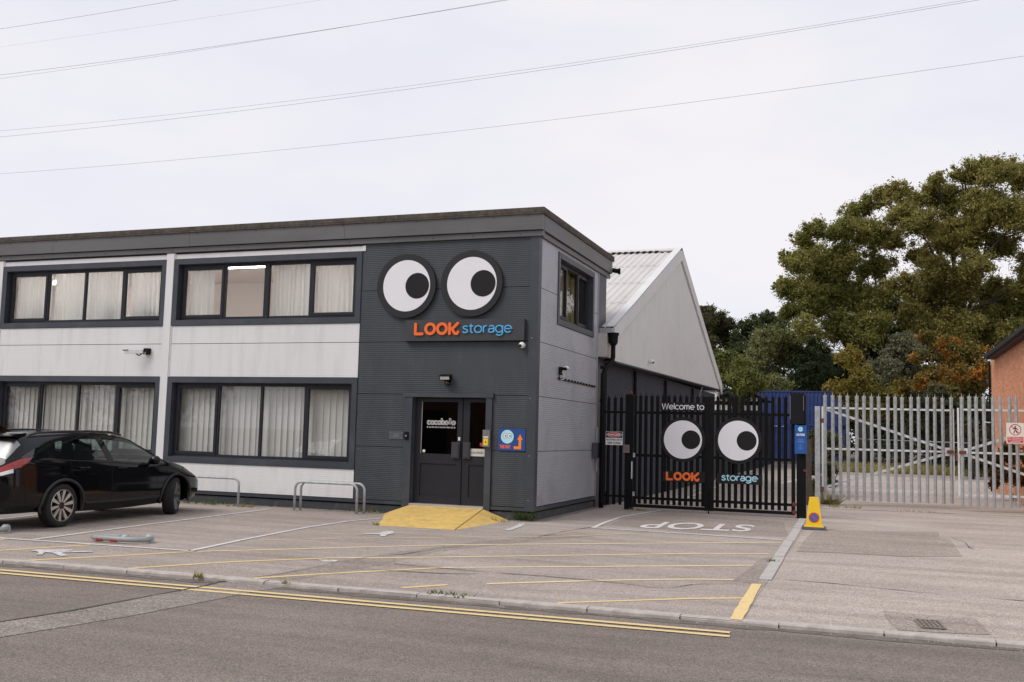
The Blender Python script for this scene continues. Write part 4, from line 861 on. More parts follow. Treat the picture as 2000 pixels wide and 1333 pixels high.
t = thing('roof_outlet', (.15, 5.6, 5.9), 'stubby black pipe end sticking out under the roof corner', 'pipe')
mb = MB(); mb.tube([(-.02, 5.58, 5.88), (.12, 5.62, 5.88), (.22, 5.66, 5.86)], [.06, .06, .06], 12); mb.lathe((.22, 5.66, 5.86), (1, .3, 0), [(0, .06), (0, .08), (.06, .08), (.06, .0)], 12); mb.build('pipe', M_BLACKM, t)
t = thing('wall_isolator', (.05, 4.5, 1.4), 'dark grey switch box with pale cables at the fence end of the side wall', 'box')
a = sp(1163, 880, .02)
mb = MB(); mb.box(.014, .12, a[1]-.28, a[1]+.12, a[2]-.18, a[2]+.18); mb.build('case', M_TRIM, t)
mb = MB(); mb.box(.1205, .125, a[1]-.02, a[1]+.09, a[2]-.08, a[2]+.06); mb.build('label_plate', M_WPLAS, t)
mb = MB(); [mb.tube([(.05, a[1]+dy, a[2]-.5), (.05, a[1]+dy, a[2]+.55)], .012, 6) for dy in (-.02, .06)]; mb.build('conduit', M_GALV, t)

# ================================================================== WAREHOUSE
WH = thing('warehouse', (-5, 14, 0), 'grey gabled warehouse with ribbed pale roof behind the office', 'building')
GX = 0.30; RY, RZ = 13.85, 7.88; EY0, EZ0 = 5.05, 4.37; EY1, EZ1 = 23.4, 3.90
def zroof(y): return EZ0+(RZ-EZ0)*(y-EY0)/(RY-EY0) if y < RY else RZ+(EZ1-RZ)*(y-RY)/(EY1-RY)
def roof_slope(y0, z0, y1, z1, x0, x1, pitch=0.21):
    mb = MB(); n = int((x1-x0)/pitch); pr = []
    for k in range(n):
        a = x0+k*pitch; pr += [(a, 0), (a+pitch*.42, 0), (a+pitch*.5, .032), (a+pitch*.8, .032)]
    pr.append((x0+n*pitch, 0)); L = len(pr)
    vs_ = [(p, y0, z0+h) for p, h in pr]+[(p, y1, z1+h) for p, h in pr]
    mb.add(vs_, [(i, i+1, L+i+1, L+i) for i in range(L-1)]); return mb
# the roof in sheet courses, each lapping the one below
ny = 4
for i in range(ny):
    ya = EY0+(RY-EY0)*i/ny; yb = EY0+(RY-EY0)*(i+1)/ny+.12
    roof_slope(ya-.15 if i == 0 else ya, zroof(ya)+.012-(.05 if i == 0 else 0), min(yb, RY), zroof(min(yb, RY))+.002, -15, GX+.05).build('roof_sheets', M_ROOF, WH)
roof_slope(RY, RZ+.01, EY1, EZ1+.01, -15, GX+.05).build('roof_sheets', M_ROOF, WH)
mb = MB(); mb.prism([(RY-.28, RZ-.02), (RY, RZ+.10), (RY+.28, RZ-.02), (RY+.26, RZ-.05), (RY, RZ+.05), (RY-.26, RZ-.05)], lambda u, v, w: (w, u, v), -15, GX+.05)
mb.build('ridge_cap', M_ROOF, WH)
mb = MB()
x = -2.6
while x < -.4: mb.box(x, x+.12, RY-.31, RY-.285, RZ-.055, RZ-.015); x += .21
mb.build('ridge_gaps', M_BLACK, WH)
# verge flashings
for (ya, za, yb, zb) in ((EY0-.15, EZ0-.08, RY, RZ+.02), (RY, RZ+.02, EY1, EZ1)):
    mb = MB(); mb.prism([(ya, za-.30), (yb, zb-.34), (yb, zb+.09), (ya, za+.09)], lambda u, v, w: (w, u, v), GX+.016, GX+.05)
    mb.prism([(ya, za+.075), (yb, zb+.075), (yb, zb+.092), (ya, za+.092)], lambda u, v, w: (w, u, v), GX-.18, GX+.05)
    mb.build('verge_flashing', M_VERGE, WH)
    mb = MB(); mb.prism([(ya, za-.335), (yb, zb-.375), (yb, zb-.345), (ya, za-.305)], lambda u, v, w: (w, u, v), GX+.01, GX+.022); mb.build('verge_edge', M_GABLE, WH)
# gable sheets
y = EY0+.1
while y < EY1-.05:
    y2 = min(y+1.0, EY1-.03); mb = MB(); n = 5
    if y < RY < y2: y2 = RY
    for k in range(n):
        a = y+(y2-y)*k/n; b = y+(y2-y)*(k+1)/n; c = a+(b-a)*.62
        zb = 3.52+.012*(a-EY0)
        mb.add([(GX, a, zb), (GX, c, zb), (GX, c, zroof(c)-.02), (GX, a, zroof(a)-.02), (GX-.003, c+.03, zb), (GX-.003, b, zb), (GX-.003, b, zroof(b)-.02), (GX-.003, c+.03, zroof(c)-.02)],
               [(0, 1, 2, 3), (1, 4, 7, 2), (4, 5, 6, 7)])
        mb.add([(GX-.003, b, zb), (GX, b+.0, zb), (GX, b+.0, zroof(b)-.02), (GX-.003, b, zroof(b)-.02)], [(0, 1, 2, 3)])
    mb.build('cladding_sheet', M_GABLE, WH); y = y2
mb = MB(); mb.prism([(EY0+.1, 3.50), (EY1, 3.72), (EY1, 3.74), (EY0+.1, 3.54)], lambda u, v, w: (w, u, v), .02, GX+.03); mb.prism([(EY0+.3, 3.5), (EY1-.1, 3.7), (EY1-.1, EZ1-.05), (RY, RZ-.1), (EY0+.3, EZ0-.1)], lambda u, v, w: (w, u, v), -15, GX-.03)
mb.build('drip_trim', M_TRIM, WH)
mb = MB(); mb.box(-15, .06, 5.33, 23.3, 0, 3.55); mb.build('wall', M_BRICKD, WH)
mb = MB(); mb.box(.06, .09, 5.33, 23.3, 0, .35); mb.build('plinth', M_BRICKD, WH)
for y in (8.2, 12.5, 17.5):
    mb = MB(); mb.tube([(.12, y, 3.5), (.12, y, 0.02)], .045, 8); mb.build('downpipe', M_BLACKM, WH)
mb = MB(); mb.tube([(.25, 18.8, 3.62), (.22, 18.6, 3.42), (.16, 18.5, 3.15), (.14, 18.5, 2.8)], .03, 6); mb.build('hanging_cable', mat('grey_cable', (.25, .22, .2), .6), WH)
mb = MB(); mb.box(-15, GX+.02, EY0-.32, EY0-.16, EZ0-.18, EZ0-.05); mb.build('gutter', M_GALV, WH)

# low dark shed beyond, with a white band under its curved roof
SH = thing('dark_shed', (-4, 48, 0), 'dark shed with a white band under its black roof, seen through the right gate leaf', 'shed')
YS = 46.0; a = wp(1396, 801, YS); b = wp(1481, 801, YS); z1 = a[2]; z2 = wp(1460, 777, YS)[2]
mb = MB(); mb.box(a[0]-4, b[0], YS, YS+9, 0, z1); mb.box(-1.2, -.2, 23.6, YS-.1, 0, 2.4); mb.build('wall', mat('shed_wall', (.030, .031, .034), .7, 0, .2, 1, spec=.2), SH)
zm = wp(1453, 784, YS)[2]; zn = wp(1453, 792, YS)[2]; n = 9
for k in range(n):
    x0 = a[0]-1.5+(b[0]-a[0]+1.5)*k/n; x1 = a[0]-1.5+(b[0]-a[0]+1.5)*(k+1)/n-.05
    for (p, q_) in ((z1+.002, zn), (zm, z2)):
        mb = MB(); mb.box(x0, x1, YS-.02, YS+.1, p, q_); mb.build('panel', M_WPLAS, SH)
mb = MB(); mb.box(a[0]-4, b[0], YS+.12, YS+.3, z1, z2); mb.box(a[0]-4, b[0], YS-.005, YS+.119, zn+.001, zm-.001); mb.build('frieze', M_BLACKM, SH)
c0 = wp(1448, 764, YS); c1 = wp(1482, 778, YS); mb = MB()
arc = [(c0[0]+(c1[0]-c0[0]+.1)*i/8, z2+.002+(c0[2]-z2)*math.cos(i/8*1.5)**.8) for i in range(9)]
mb.prism([(c0[0], z2+.001)]+arc+[(c1[0]+.1, z2+.001)], lambda u, v, w: (u, w, v), YS-.3, YS+9); mb.build('roof', M_BLACKM, SH)
t = thing('black_duct', (.2, 23.8, 3.6), 'curved black duct at the far corner of the warehouse wall', 'pipe')
mb = MB(); c0 = dp(1406, 772, 45); mb.tube([c0+np.array((0, 0, -.1)), c0+np.array((.35, 0, .08)), c0+np.array((.62, 0, -.15)), c0+np.array((.68, 0, -.6)), c0+np.array((.68, 0, -c0[2]))], .14, 10); mb.build('duct', M_BLACKM, t, smooth=True)
WC = thing('white_cabin', tuple(wp(1427, 860, 60)*np.array((1, 1, 0))), 'white flat roofed cabin standing beyond the warehouse', 'cabin')
a = wp(1400, 763, 60); b = wp(1447, 766, 60)
mb = MB(); mb.box(a[0]-2, b[0], 60, 63, 0.15, b[2])
for k in range(5): mb.box(a[0]-2+k*1.0, a[0]-2+k*1.0+.04, 59.97, 60, .2, b[2]-.05)
mb.build('wall', M_WPLAS, WC); mb = MB(); mb.box(a[0]-2.1, b[0]+.08, 59.9, 63.1, b[2], b[2]+.14); mb.build('roof', M_GREY, WC)
mb = MB(); mb.box(b[0]-1.2, b[0]-.4, 59.94, 59.97, .2, 2.2); mb.build('door', M_GREY, WC)

# ================================================================== CONTAINERS
cx0 = wp(1478, 765, 58)[0]
def container(x, y, z, label):
    L_, Wd, H = 6.3, 2.5, 2.62
    t = thing('shipping_container', (x, y, z), label, 'container', 'blue containers stacked in the yard')
    mb = MB(); n = 22; pr = []
    for k in range(n):
        a = .12+(L_-.24)*k/n; p = (L_-.24)/n; pr += [(a, 0), (a+p*.3, 0), (a+p*.5, .045), (a+p*.8, .045)]
    pr.append((L_-.12, 0)); m_ = len(pr)
    for (yy, sg) in ((y+.03, 1), (y+Wd-.03, -1)):
        mb.add([(x+u, yy+sg*w, z+.16) for u, w in pr]+[(x+u, yy+sg*w, z+H-.11) for u, w in pr], [(i, i+1, m_+i+1, m_+i) for i in range(m_-1)])
    mb.box(x+.02, x+.05, y+.1, y+Wd-.1, z+.1, z+H-.1); mb.box(x+L_-.05, x+L_-.02, y+.1, y+Wd-.1, z+.1, z+H-.1); mb.box(x+.05, x+L_-.05, y+.1, y+Wd-.1, z+H-.06, z+H-.02); mb.box(x+.05, x+L_-.05, y+.1, y+Wd-.1, z+.1, z+.14)
    mb.build('side_panel', M_CONT, t)
    fr = MB()
    for xx in (x, x+L_-.14):
        for yy in (y, y+Wd-.14): fr.box(xx, xx+.14, yy, yy+.14, z, z+H)
    for yy in (y+.01, y+Wd-.12):
        fr.box(x+.14, x+L_-.14, yy, yy+.11, z+.01, z+.16); fr.box(x+.14, x+L_-.14, yy, yy+.11, z+H-.11, z+H-.01)
    fr.build('frame', M_CONT, t)
    cs_ = MB()
    for xx in (x-.01, x+L_-.16):
        for zz in (z, z+H-.13): cs_.box(xx, xx+.17, y-.012, y, zz, zz+.12)
    cs_.build('corner_casting', M_CBLK, t)
    for k in (0.6, 1.25, 1.9, 3.2): pass
    return t
container(cx0, 58, .14, 'blue corrugated shipping container at the bottom of the stack behind the gate')
container(cx0+.03, 58, 2.80, 'blue corrugated shipping container on top of the stack behind the gate')
container(cx0+6.5-14.5, 62, .14, 'blue shipping container on the ground left of the stack')
# ================================================================== BRICK BUILDING (right edge)
BB = thing('brick_building', (13, 20, 0), 'orange brick building with overhanging dark eaves at the right edge', 'building')
BXX = 10.5; w_ = sp(1935, 705, BXX); tp = sp(1927, 697, BXX-.26)
mb = MB(); mb.box(BXX, BXX+9, 9.0, w_[1], 0, tp[2]-.02); mb.build('wall', M_BRICK, BB)
rf = MB(); zt_ = tp[2]; rf.prism([(BXX-.26, zt_-.03), (BXX+4.5, zt_+2.1), (BXX+9.4, zt_-.03), (BXX+9.4, zt_+.05), (BXX+4.5, zt_+2.2), (BXX-.26, zt_+.05)], lambda u, v, w: (u, w, v), 8.6, tp[1]); rf.build('roof', mat('roof_slate', (.20, .20, .21), .7, 0, .2, 3), BB)
mb = MB(); mb.box(BXX-.36, BXX-.262, 8.6, tp[1], zt_-.07, zt_+.045); mb.build('gutter', M_BLACKM, BB)
mb = MB(); mb.box(BXX-.255, BXX-.001, 8.7, tp[1]-.05, zt_-.12, zt_-.035); mb.build('soffit', M_BLACKM, BB)
mb = MB(); mb.tube([(BXX-.06, w_[1]-.12, 0), (BXX-.06, w_[1]-.12, zt_-.1)], .04, 8); mb.build('downpipe', M_BLACKM, BB)
for k in range(9):
    y = w_[1]-1.2-1.55*k
    mb = MB(); mb.box(BXX-.012, BXX, y, y+.24, 2.9 if k % 2 else 1.7, 3.0 if k % 2 else 1.8); mb.build('air_brick', mat('air_brick', (.20, .08, .05), .9), BB)

# ================================================================== PALISADE PALES
def pale_mesh(name, h, w, m, tip=.13, splay=.022, dep=.018):
    us = [-w/2, -w*.28, -w*.16, 0, w*.16, w*.28, w/2]; ds = [0, 0, dep*.75, dep, dep*.75, 0, 0]
    th = .004; V = []; F = []
    tops = [h-tip*.66, h-tip*.78, h-tip*.50, h, h-tip*.50, h-tip*.78, h-tip*.66]; lower = h-tip
    for sgn in (0, 1):
        for row in range(3):
            for i, u in enumerate(us):
                z = (0.0, lower, tops[i])[row]; uu = u; d = ds[i]
                if row == 2: uu = u*(1.0+(.22 if i in (0, 6) else (.15 if i in (1, 5) else 0))); d = d if i in (2, 3, 4) else -splay
                if row == 2 and i == 3: uu = 0
                if row == 2 and i in (2, 4): uu = u*.7
                V.append((uu, -(d)+th*sgn, z))
    n = len(us); S = 3*n
    for row in range(2):
        for i in range(n-1):
            a = row*n+i; F.append((a, a+1, a+n+1, a+n)); F.append((S+a, S+a+n, S+a+n+1, S+a+1))
        F.append((row*n, row*n+n, S+row*n+n, S+row*n)); a = row*n+n-1; F.append((a, S+a, S+a+n, a+n))
    for i in range(n-1): F.append((2*n+i, 2*n+i+1, S+2*n+i+1, S+2*n+i)); F.append((i, S+i, S+i+1, i+1))
    me = bpy.data.meshes.new(name); me.from_pydata(V, [], F); me.materials.append(m); me.update(); return me
def put(me, name, parent, loc, rz=0.0, rx=0.0, ry=0.0):
    off = OFF[parent.name]; o = link(name, me, parent, off); o.location = (loc[0]-off[0], loc[1]-off[1], loc[2]-off[2]); o.rotation_euler = (rx, ry, rz); return o
# ---- black gates
GY = 4.45
PB = pale_mesh('black_pale', 2.60, .077, M_BLACKM, splay=.006)
def gx(px): return wp(px, 900, GY)[0]
fp = thing('fence_panel', (gx(1195), GY, 0), 'short black palisade fence panel between the office pier and left gate post', 'fence')
for px in (1176.5, 1188.5, 1200.5, 1212.5): put(PB, 'pale', fp, (gx(px), GY-.03, .10), ry=random.uniform(-.003, .003))
for z in (.30, 2.27):
    mb = MB(); mb.box(gx(1170), gx(1222), GY, GY+.045, z-.025, z+.025); mb.build('rail', M_BLACKM, fp)
def post(name, x0, x1, h, label, grp=None, d=.16, y=GY-.05):
    t = thing(name, ((x0+x1)/2, y+d/2, 0), label, 'post', grp); mb = MB(); mb.box(x0, x1, y, y+d, -.05, h); mb.build('shaft', M_BLACKM, t)
    mb = MB(); mb.prism([(x0-.006, h), (x1+.006, h), (x1+.006, h+.012), (x0-.006, h+.012)], lambda u, v, w: (u, w, v), y-.006, y+d+.006); mb.build('cap', M_BLACKM, t); return t
lp = post('gate_post', gx(1221), gx(1236), 2.68, 'thick black gate post left of the black gates carrying a small grey box', None, .16)
mb = MB(); mb.lathe(((gx(1221)+gx(1236))/2+.02, GY+.03, 2.69), (0, 0, 1), [(0, .04), (.05, .04), (.09, .02), (.09, 0)], 10); mb.build('finial', M_RUST, lp)
t = thing('gate_push_button', (gx(1224), GY-.1, 1.35), 'small brown grey button box on the left gate post', 'box')
a = wp(1218.5, 869, GY-.06); b = wp(1229.5, 885, GY-.06)
mb = MB(); mb.box(a[0], b[0], GY-.11, GY-.052, b[2], a[2]); mb.build('case', M_GREY, t); mb = MB(); mb.box(a[0]+.035, b[0]-.035, GY-.115, GY-.1105, b[2]+.045, a[2]-.045); mb.build('button', mat('brown_button', (.22, .12, .1), .5), t)
rp2 = post('gate_post', gx(1556), gx(1574), 2.70, 'thick black gate post right of the black gates beside the blue notice', None, .20)
mb = MB(); a = wp(1543, 768, GY-.1); b = wp(1571, 829, GY-.1); mb.box(a[0], b[0], GY-.12, GY-.055, b[2], a[2]); mb.build('catch_box', M_CBLK, rp2)
mb = MB(); mb.box(a[0], a[0]+.012, GY-.13, GY-.121, b[2]+.1, a[2]-.06); mb.box(b[0]-.02, b[0]-.008, GY-.13, GY-.121, b[2]+.3, a[2]-.06); mb.build('edge_strip', M_GREY, rp2)
mb = MB(); [mb.lathe((gx(1552), GY-.085, z), (0, -1, 0), [(0, .05), (.03, .045), (.035, 0)], 12) for z in (.13, .30)]; mb.lathe((gx(1572), GY-.055, 1.05), (0, -1, 0), [(0, .03), (.02, .03), (.02, 0)], 12); mb.build('reflector', mat('dull_red', (.14, .02, .02), .5), rp2)
def gate_leaf(name, px0, px1, slats, label, st0, st1):
    x0, x1 = gx(px0), gx(px1); t = thing(name, ((x0+x1)/2, GY, 0), label, 'gate', 'black palisade gates')
    mb = MB(); mb.box(x0, x0+st0, GY-.03, GY+.05, .06, 2.66); mb.build('stile', M_BLACKM, t)
    mb = MB(); mb.box(x1-st1, x1, GY-.03, GY+.05, .06, 2.66); mb.build('stile', M_BLACKM, t)
    for z in (.28, 1.27, 2.27):
        mb = MB(); mb.box(x0+st0, x1-st1, GY+.001, GY+.049, z-.03, z+.03); mb.build('rail', M_BLACKM, t)
    mb = MB(); mb.box(x0, x1, GY-.04, GY+.06, .065, .135); mb.build('bottom_beam', M_BLACKM, t)
    for s_ in slats: put(PB, 'pale', t, (gx(s_), GY-.02, .15), ry=random.uniform(-.003, .003))
    return t
g1 = gate_leaf('gate_leaf', 1238, 1385, [1249.8, 1261.3, 1272.4, 1283.8, 1295, 1306, 1317.4, 1328.6, 1340, 1351, 1362.6, 1373.5], 'left leaf of the black palisade gates with the LOOK board and left eye', .06, .095)
g2 = gate_leaf('gate_leaf', 1386, 1553, [1401.5, 1413, 1425, 1437, 1449.4, 1461, 1473.5, 1485, 1496.6, 1509, 1522, 1534], 'right leaf of the black palisade gates with the storage board and right eye', .095, .08)
mb = MB(); mb.tube([(gx(1385), GY-.06, .55), (gx(1385), GY-.06, .0)], .015, 8); mb.box(gx(1383), gx(1387), GY-.08, GY-.045, .2, .3); mb.build('drop_bolt', M_BLACKM, g1)
for z in (.32, 1.22): mb = MB(); mb.box(gx(1237), gx(1241), GY-.05, GY-.031, z, z+.10); mb.build('hinge_plate', M_GALV, g1)
mb = MB(); mb.box(gx(1234), gx(1236.3), GY-.055, GY-.045, .72, 1.12); mb.build('closing_strip', M_GALVP, g1)
FG = FR(GY-.045)
E1 = wp(1333.5, 859, GY-.07); E2 = wp(1441.5, 861, GY-.07)
rr = (wp(1371, 860, GY-.07)[0]-wp(1296.5, 860, GY-.07)[0])/2
for (c, lb, k) in ((E1, 'left one of the two round eye signs on the black gates, under Welcome to', 1.0), (E2, 'right one of the two round eye signs on the black gates', 1.02)):
    t = thing('eye_sign', (c[0], GY-.05, c[2]), lb, 'sign', 'eye signs on the gates'); r_ = rr*k
    mb = MB(); mb.prism(circle(c[0], c[2], r_*1.18, 64), FG, 0, .012); mb.build('backing_disc', M_PUPIL, t)
    mb = MB(); mb.prism(circle(c[0], c[2], r_, 64), FG, .0125, .015); mb.build('eyeball', M_WHITE, t)
    mb = MB(); mb.prism(circle(c[0]+.42*r_, c[2], .49*r_, 48), FG, .0155, .017); mb.build('pupil', M_PUPIL, t)
def board(label, pa, pb, name='name_board'):
    a = wp(*pa, GY-.07); b = wp(*pb, GY-.07); t = thing(name, ((a[0]+b[0])/2, GY-.05, (a[2]+b[2])/2), label, 'sign'); mb = MB(); mb.box(a[0], b[0], GY-.060, GY-.045, b[2], a[2]); mb.build('board', M_PUPIL, t); return t
t = board('black board lettered Welcome to, over the left eye of the gates', (1290, 786), (1377, 804)); a = wp(1293, 787.5, GY-.07); b = wp(1374.5, 802.5, GY-.07)
mono('Welcome to', a[0], b[0], b[2]+.015, (a[2]-b[2]-.015)/1.36, .017, FR(GY-.0605), .003).build('lettering', M_WHITE, t)
t = board('black board with orange LOOK lettering under the left gate eye', (1294, 920), (1377, 944)); a = wp(1299, 921, GY-.07); b = wp(1365, 941, GY-.07)
mb = MB(); look(mb, a[0], b[2], b[0]-a[0], a[2]-b[2], FR(GY-.0605), 0, .004, .052); mb.build('lettering', M_ORANGE, t)
t = board('black board with pale blue storage lettering under the right gate eye', (1400, 925), (1489, 948)); a = wp(1409.5, 927.5, GY-.07); b = wp(1479, 947, GY-.07)
a2 = wp(1409.5, 928.3, GY-.07); b2 = wp(1479, 941.8, GY-.07); mono('storage', a[0], b[0], b2[2], a2[2]-b2[2], .024, FR(GY-.0605), .004).build('lettering', M_PBLUE, t)
# danger sign
a = wp(1183, 843, GY-.07); b = wp(1216, 870, GY-.07); t = thing('danger_sign', ((a[0]+b[0])/2, GY-.06, (a[2]+b[2])/2), 'white DANGER electric gate keep clear sign on the short black fence', 'sign')
mb = MB(); mb.box(a[0], b[0], GY-.066, GY-.058, b[2], a[2]); mb.build('board', M_WPLAS, t); H = a[2]-b[2]; Wd = b[0]-a[0]
mb = MB(); mb.box(a[0]+.008, b[0]-.008, GY-.067, GY-.0661, a[2]-H*.46, a[2]-.008); mb.build('header', M_PUPIL, t)
ell = [(a[0]+Wd/2+Wd*.46*math.cos(q_), a[2]-H*.235+H*.18*math.sin(q_)) for q_ in np.linspace(0, 6.283, 32, endpoint=False)]
ell2 = [(a[0]+Wd/2+Wd*.435*math.cos(q_), a[2]-H*.235+H*.155*math.sin(q_)) for q_ in np.linspace(0, 6.283, 32, endpoint=False)]
mb = MB(); mb.prism(ell, FR(GY-.0671), 0, .001); mb.build('oval_border', M_WPLAS, t); mb = MB(); mb.prism(ell2, FR(GY-.0682), 0, .001); mb.build('oval', M_RED, t)
text_front('DANGER', a[0]+Wd*.13, b[0]-Wd*.13, a[2]-H*.31, a[2]-H*.15, GY-.0693, M_WHITE, t, .001, .03)
text_front('ELECTRIC GATE', a[0]+Wd*.05, b[0]-Wd*.05, a[2]-H*.67, a[2]-H*.55, GY-.0662, M_PUPIL, t, .001, .03); text_front('KEEP CLEAR!', a[0]+Wd*.12, b[0]-Wd*.12, a[2]-H*.91, a[2]-H*.78, GY-.0662, M_PUPIL, t, .001, .03)
# blue notice
a = wp(1552, 831, GY-.16); b = wp(1575.5, 887, GY-.16); y_ = GY-.16; t = thing('notice_board', ((a[0]+b[0])/2, y_, (a[2]+b[2])/2), 'tall blue notice with a pale round face at the right gate post', 'sign'); H = a[2]-b[2]; Wd = b[0]-a[0]; mx_ = (a[0]+b[0])/2
mb = MB(); mb.box(a[0], b[0], y_-.01, y_, b[2], a[2]); mb.box(mx_-.08, mx_+.08, y_, GY-.056, b[2]+.1, b[2]+.2); mb.build('board', M_SBLUE2, t)
mb = MB(); mb.prism(circle(mx_, a[2]-H*.135, Wd*.21, 28), FR(y_-.0105), 0, .001); mb.build('face', M_PBLUE, t)
mb = MB(); [mb.prism(circle(mx_+dx_, a[2]-H*.13, Wd*.035, 10), FR(y_-.0117), 0, .001) for dx_ in (-.01, .045)]; mb.build('eyes', M_PUPIL, t)
text_front('LOOK STORAGE', mx_-Wd*.35, mx_+Wd*.35, a[2]-H*.37, a[2]-H*.29, y_-.0105, M_WHITE, t, .001, .05)
M_FAINT = mat('faint_print', (.16, .30, .58), .5)
mb = MB(); rnd = random.Random(2)
for (f_, wd_) in ((.48, .5), (.515, .36), (.56, .62), (.59, .5), (.66, .12), (.70, .3), (.735, .1), (.79, .42), (.83, .34)):
    x = mx_-Wd*wd_/2
    while x < mx_+Wd*wd_/2:
        l_ = rnd.uniform(.008, .022); mb.box(x, min(x+l_, mx_+Wd*wd_/2), y_-.0115, y_-.0105, a[2]-H*f_-.007, a[2]-H*f_+.003); x += l_+.006
mb.build('small_print', M_FAINT, t)
# ---- galvanised gates
def leaf(name, pa, pb, slat_px, D0, D1, label, hinge_left, cut=None):
    A_ = dp(pa, 985, D0); B_ = dp(pb, 985, D1); A_[2] = B_[2] = 0
    d = (B_-A_); L_ = np.linalg.norm(d); d /= L_; rz = math.atan2(d[1], d[0]); nrm = np.array((d[1], -d[0], 0))   # towards the camera
    t = thing(name, tuple((A_+B_)/2), label, 'gate', 'galvanised palisade gates')
    def on(s_, z, o_=0.0): return A_+d*s_+nrm*o_+np.array((0, 0, z))
    zt, zm, zb = 2.62, 1.51, .42
    for z in (zt, zm, zb):
        mb = MB(); mb.beam(on(.05, z), on(L_-.05, z), .05, .05 if z != zb else .055); mb.build('rail', M_GALVP, t)
    for s_ in (0.0, L_):
        mb = MB(); mb.beam(on(s_, .38), on(s_, 2.66), .045, .045, up=(1, 0, 0)); mb.build('stile', M_GALVP, t)
    hx, fx = (.05, L_-.1) if hinge_left else (L_-.05, .1)
    for z in (zt-.02, zb+.04):
        mb = MB(); mb.beam(on(hx, z, -.03), on(fx, zm+(.03 if z > 1.5 else -.03), -.03), .045, .065); mb.build('brace', M_GALVP, t)
    n = len(slat_px) if not isinstance(slat_px, int) else slat_px
    for k in range(n):
        s_ = L_*(k+.35)/(n-.3) ; o = put(PS, 'pale', t, on(s_+random.uniform(-.006, .006), .13+random.uniform(-.012, .012), .028), rz+random.uniform(-.05, .05), ry=random.uniform(-.009, .009))
    fs = L_-.12 if hinge_left else .12
    mb = MB(); mb.prism([(-.12, -.11), (.12, -.11), (.12, .11), (-.12, .11)], lambda u, v, w: tuple(on(fs+u*.8, zm+v, w)), -.02, .02); mb.build('lock_plate', M_GALVP, t)
    mb = MB(); mb.prism([(-.09, -.045), (.08, -.045), (.08, .045), (-.09, .045)], lambda u, v, w: tuple(on(fs+(.03 if hinge_left else -.03)+u, zm+v, w)), .055, .075); mb.prism([(-.05, -.22), (.06, -.22), (.06, -.03), (-.05, -.03)], lambda u, v, w: tuple(on(L_+.10+u if hinge_left else -.06+u*.4, zm+v, w)), .02, .05)
    mb.build('rusty_bolt', M_RUST, t)
    return t, on, L_
PS = pale_mesh('galvanised_pale', 2.93, .088, M_GALV, tip=.15, dep=.026, splay=.008)
s1, on1, L1 = leaf('gate_leaf', 1607, 1864, 17, 26.9, 26.4, 'left leaf of the galvanised palisade gates with crossed braces', True)
s2, on2, L2 = leaf('gate_leaf', 1874, 2140, 17, 25.6, 25.0, 'right leaf of the galvanised palisade gates, carrying the prohibition sign', False)
b_ = gp(1597, 989); t = thing('gate_post', (b_[0], b_[1], 0), 'square galvanised steel hinge post left of the silver gates behind the cone', 'post')
mb = MB(); mb.box(b_[0]-.065, b_[0]+.065, b_[1]-.02, b_[1]+.11, -.05, 2.62); mb.build('shaft', M_GALV, t); mb = MB(); mb.box(b_[0]-.07, b_[0]+.07, b_[1]-.025, b_[1]+.115, 2.62, 2.63); mb.build('cap', M_GALVP, t)
for z in (2.25, .45): mb = MB(); mb.box(b_[0]+.066, b_[0]+.16, b_[1]+.02, b_[1]+.08, z-.06, z+.06); mb.build('hinge', M_RUST, t)
t = thing('cable_tie', tuple(on2(1.0, 2.2)), 'white cable tie wrapped round a pale of the right silver gate', 'cable tie')
p = dp(1927, 825, 25.2); mb = MB(); mb.tube([p+np.array((-.06, -.08, .0)), p+np.array((.08, -.09, -.01))], .012, 6); mb.build('tie', M_WPLAS, t)
# prohibition sign
a = dp(1965, 826, 25.15); b = dp(1999, 867, 25.15); t = thing('prohibition_sign', tuple((a+b)/2), 'white and red no admittance sign with walking figure on the silver gate', 'sign')
dd = (on2(1, 0)-on2(0, 0)); nn = np.array((dd[1], -dd[0], 0)); Wd = abs(b[0]-a[0])*1.02; H = a[2]-b[2]
PF = lambda u, v, w: tuple(np.array((a[0], a[1], b[2]))+dd*u+nn*(.0+w)+np.array((0, 0, v)))
def prect(mb, u0, u1, v0, v1, w0, w1): mb.prism([(u0, v0), (u1, v0), (u1, v1), (u0, v1)], PF, w0, w1)
mb = MB(); prect(mb, 0, Wd, 0, H, 0, .008); mb.build('board', mat('cream_sign', (.80, .76, .68), .45), t)
mb = MB(); prect(mb, Wd*.05, Wd*.95, H*.04, H*.32, .0085, .0095); mb.build('red_panel', M_RED, t)
cx, cz, rr_ = Wd/2, H*.665, H*.275
mb = MB(); ring(mb, cx, cz, rr_*.86, rr_, PF, .0085, .0098, 40); stroke(mb, [(cx-rr_*.62, cz+rr_*.62), (cx+rr_*.62, cz-rr_*.62)], rr_*.14, PF, .0105, .0118); mb.build('prohibition_ring', M_RED, t)
mb = MB(); mb.prism(circle(cx, cz+rr_*.56, rr_*.12, 12), PF, .0085, .0096)
for k, pts in enumerate(([(cx, cz+rr_*.4), (cx, cz)], [(cx, cz), (cx-rr_*.25, cz-rr_*.6)], [(cx, cz), (cx+rr_*.3, cz-rr_*.55)], [(cx, cz+rr_*.36), (cx+rr_*.45, cz)], [(cx, cz+rr_*.36), (cx-rr_*.35, cz+rr_*.1)])): stroke(mb, pts, rr_*.15, PF, .0086, .0092+.0002*k)
mb.build('walking_figure', M_PUPIL, t)
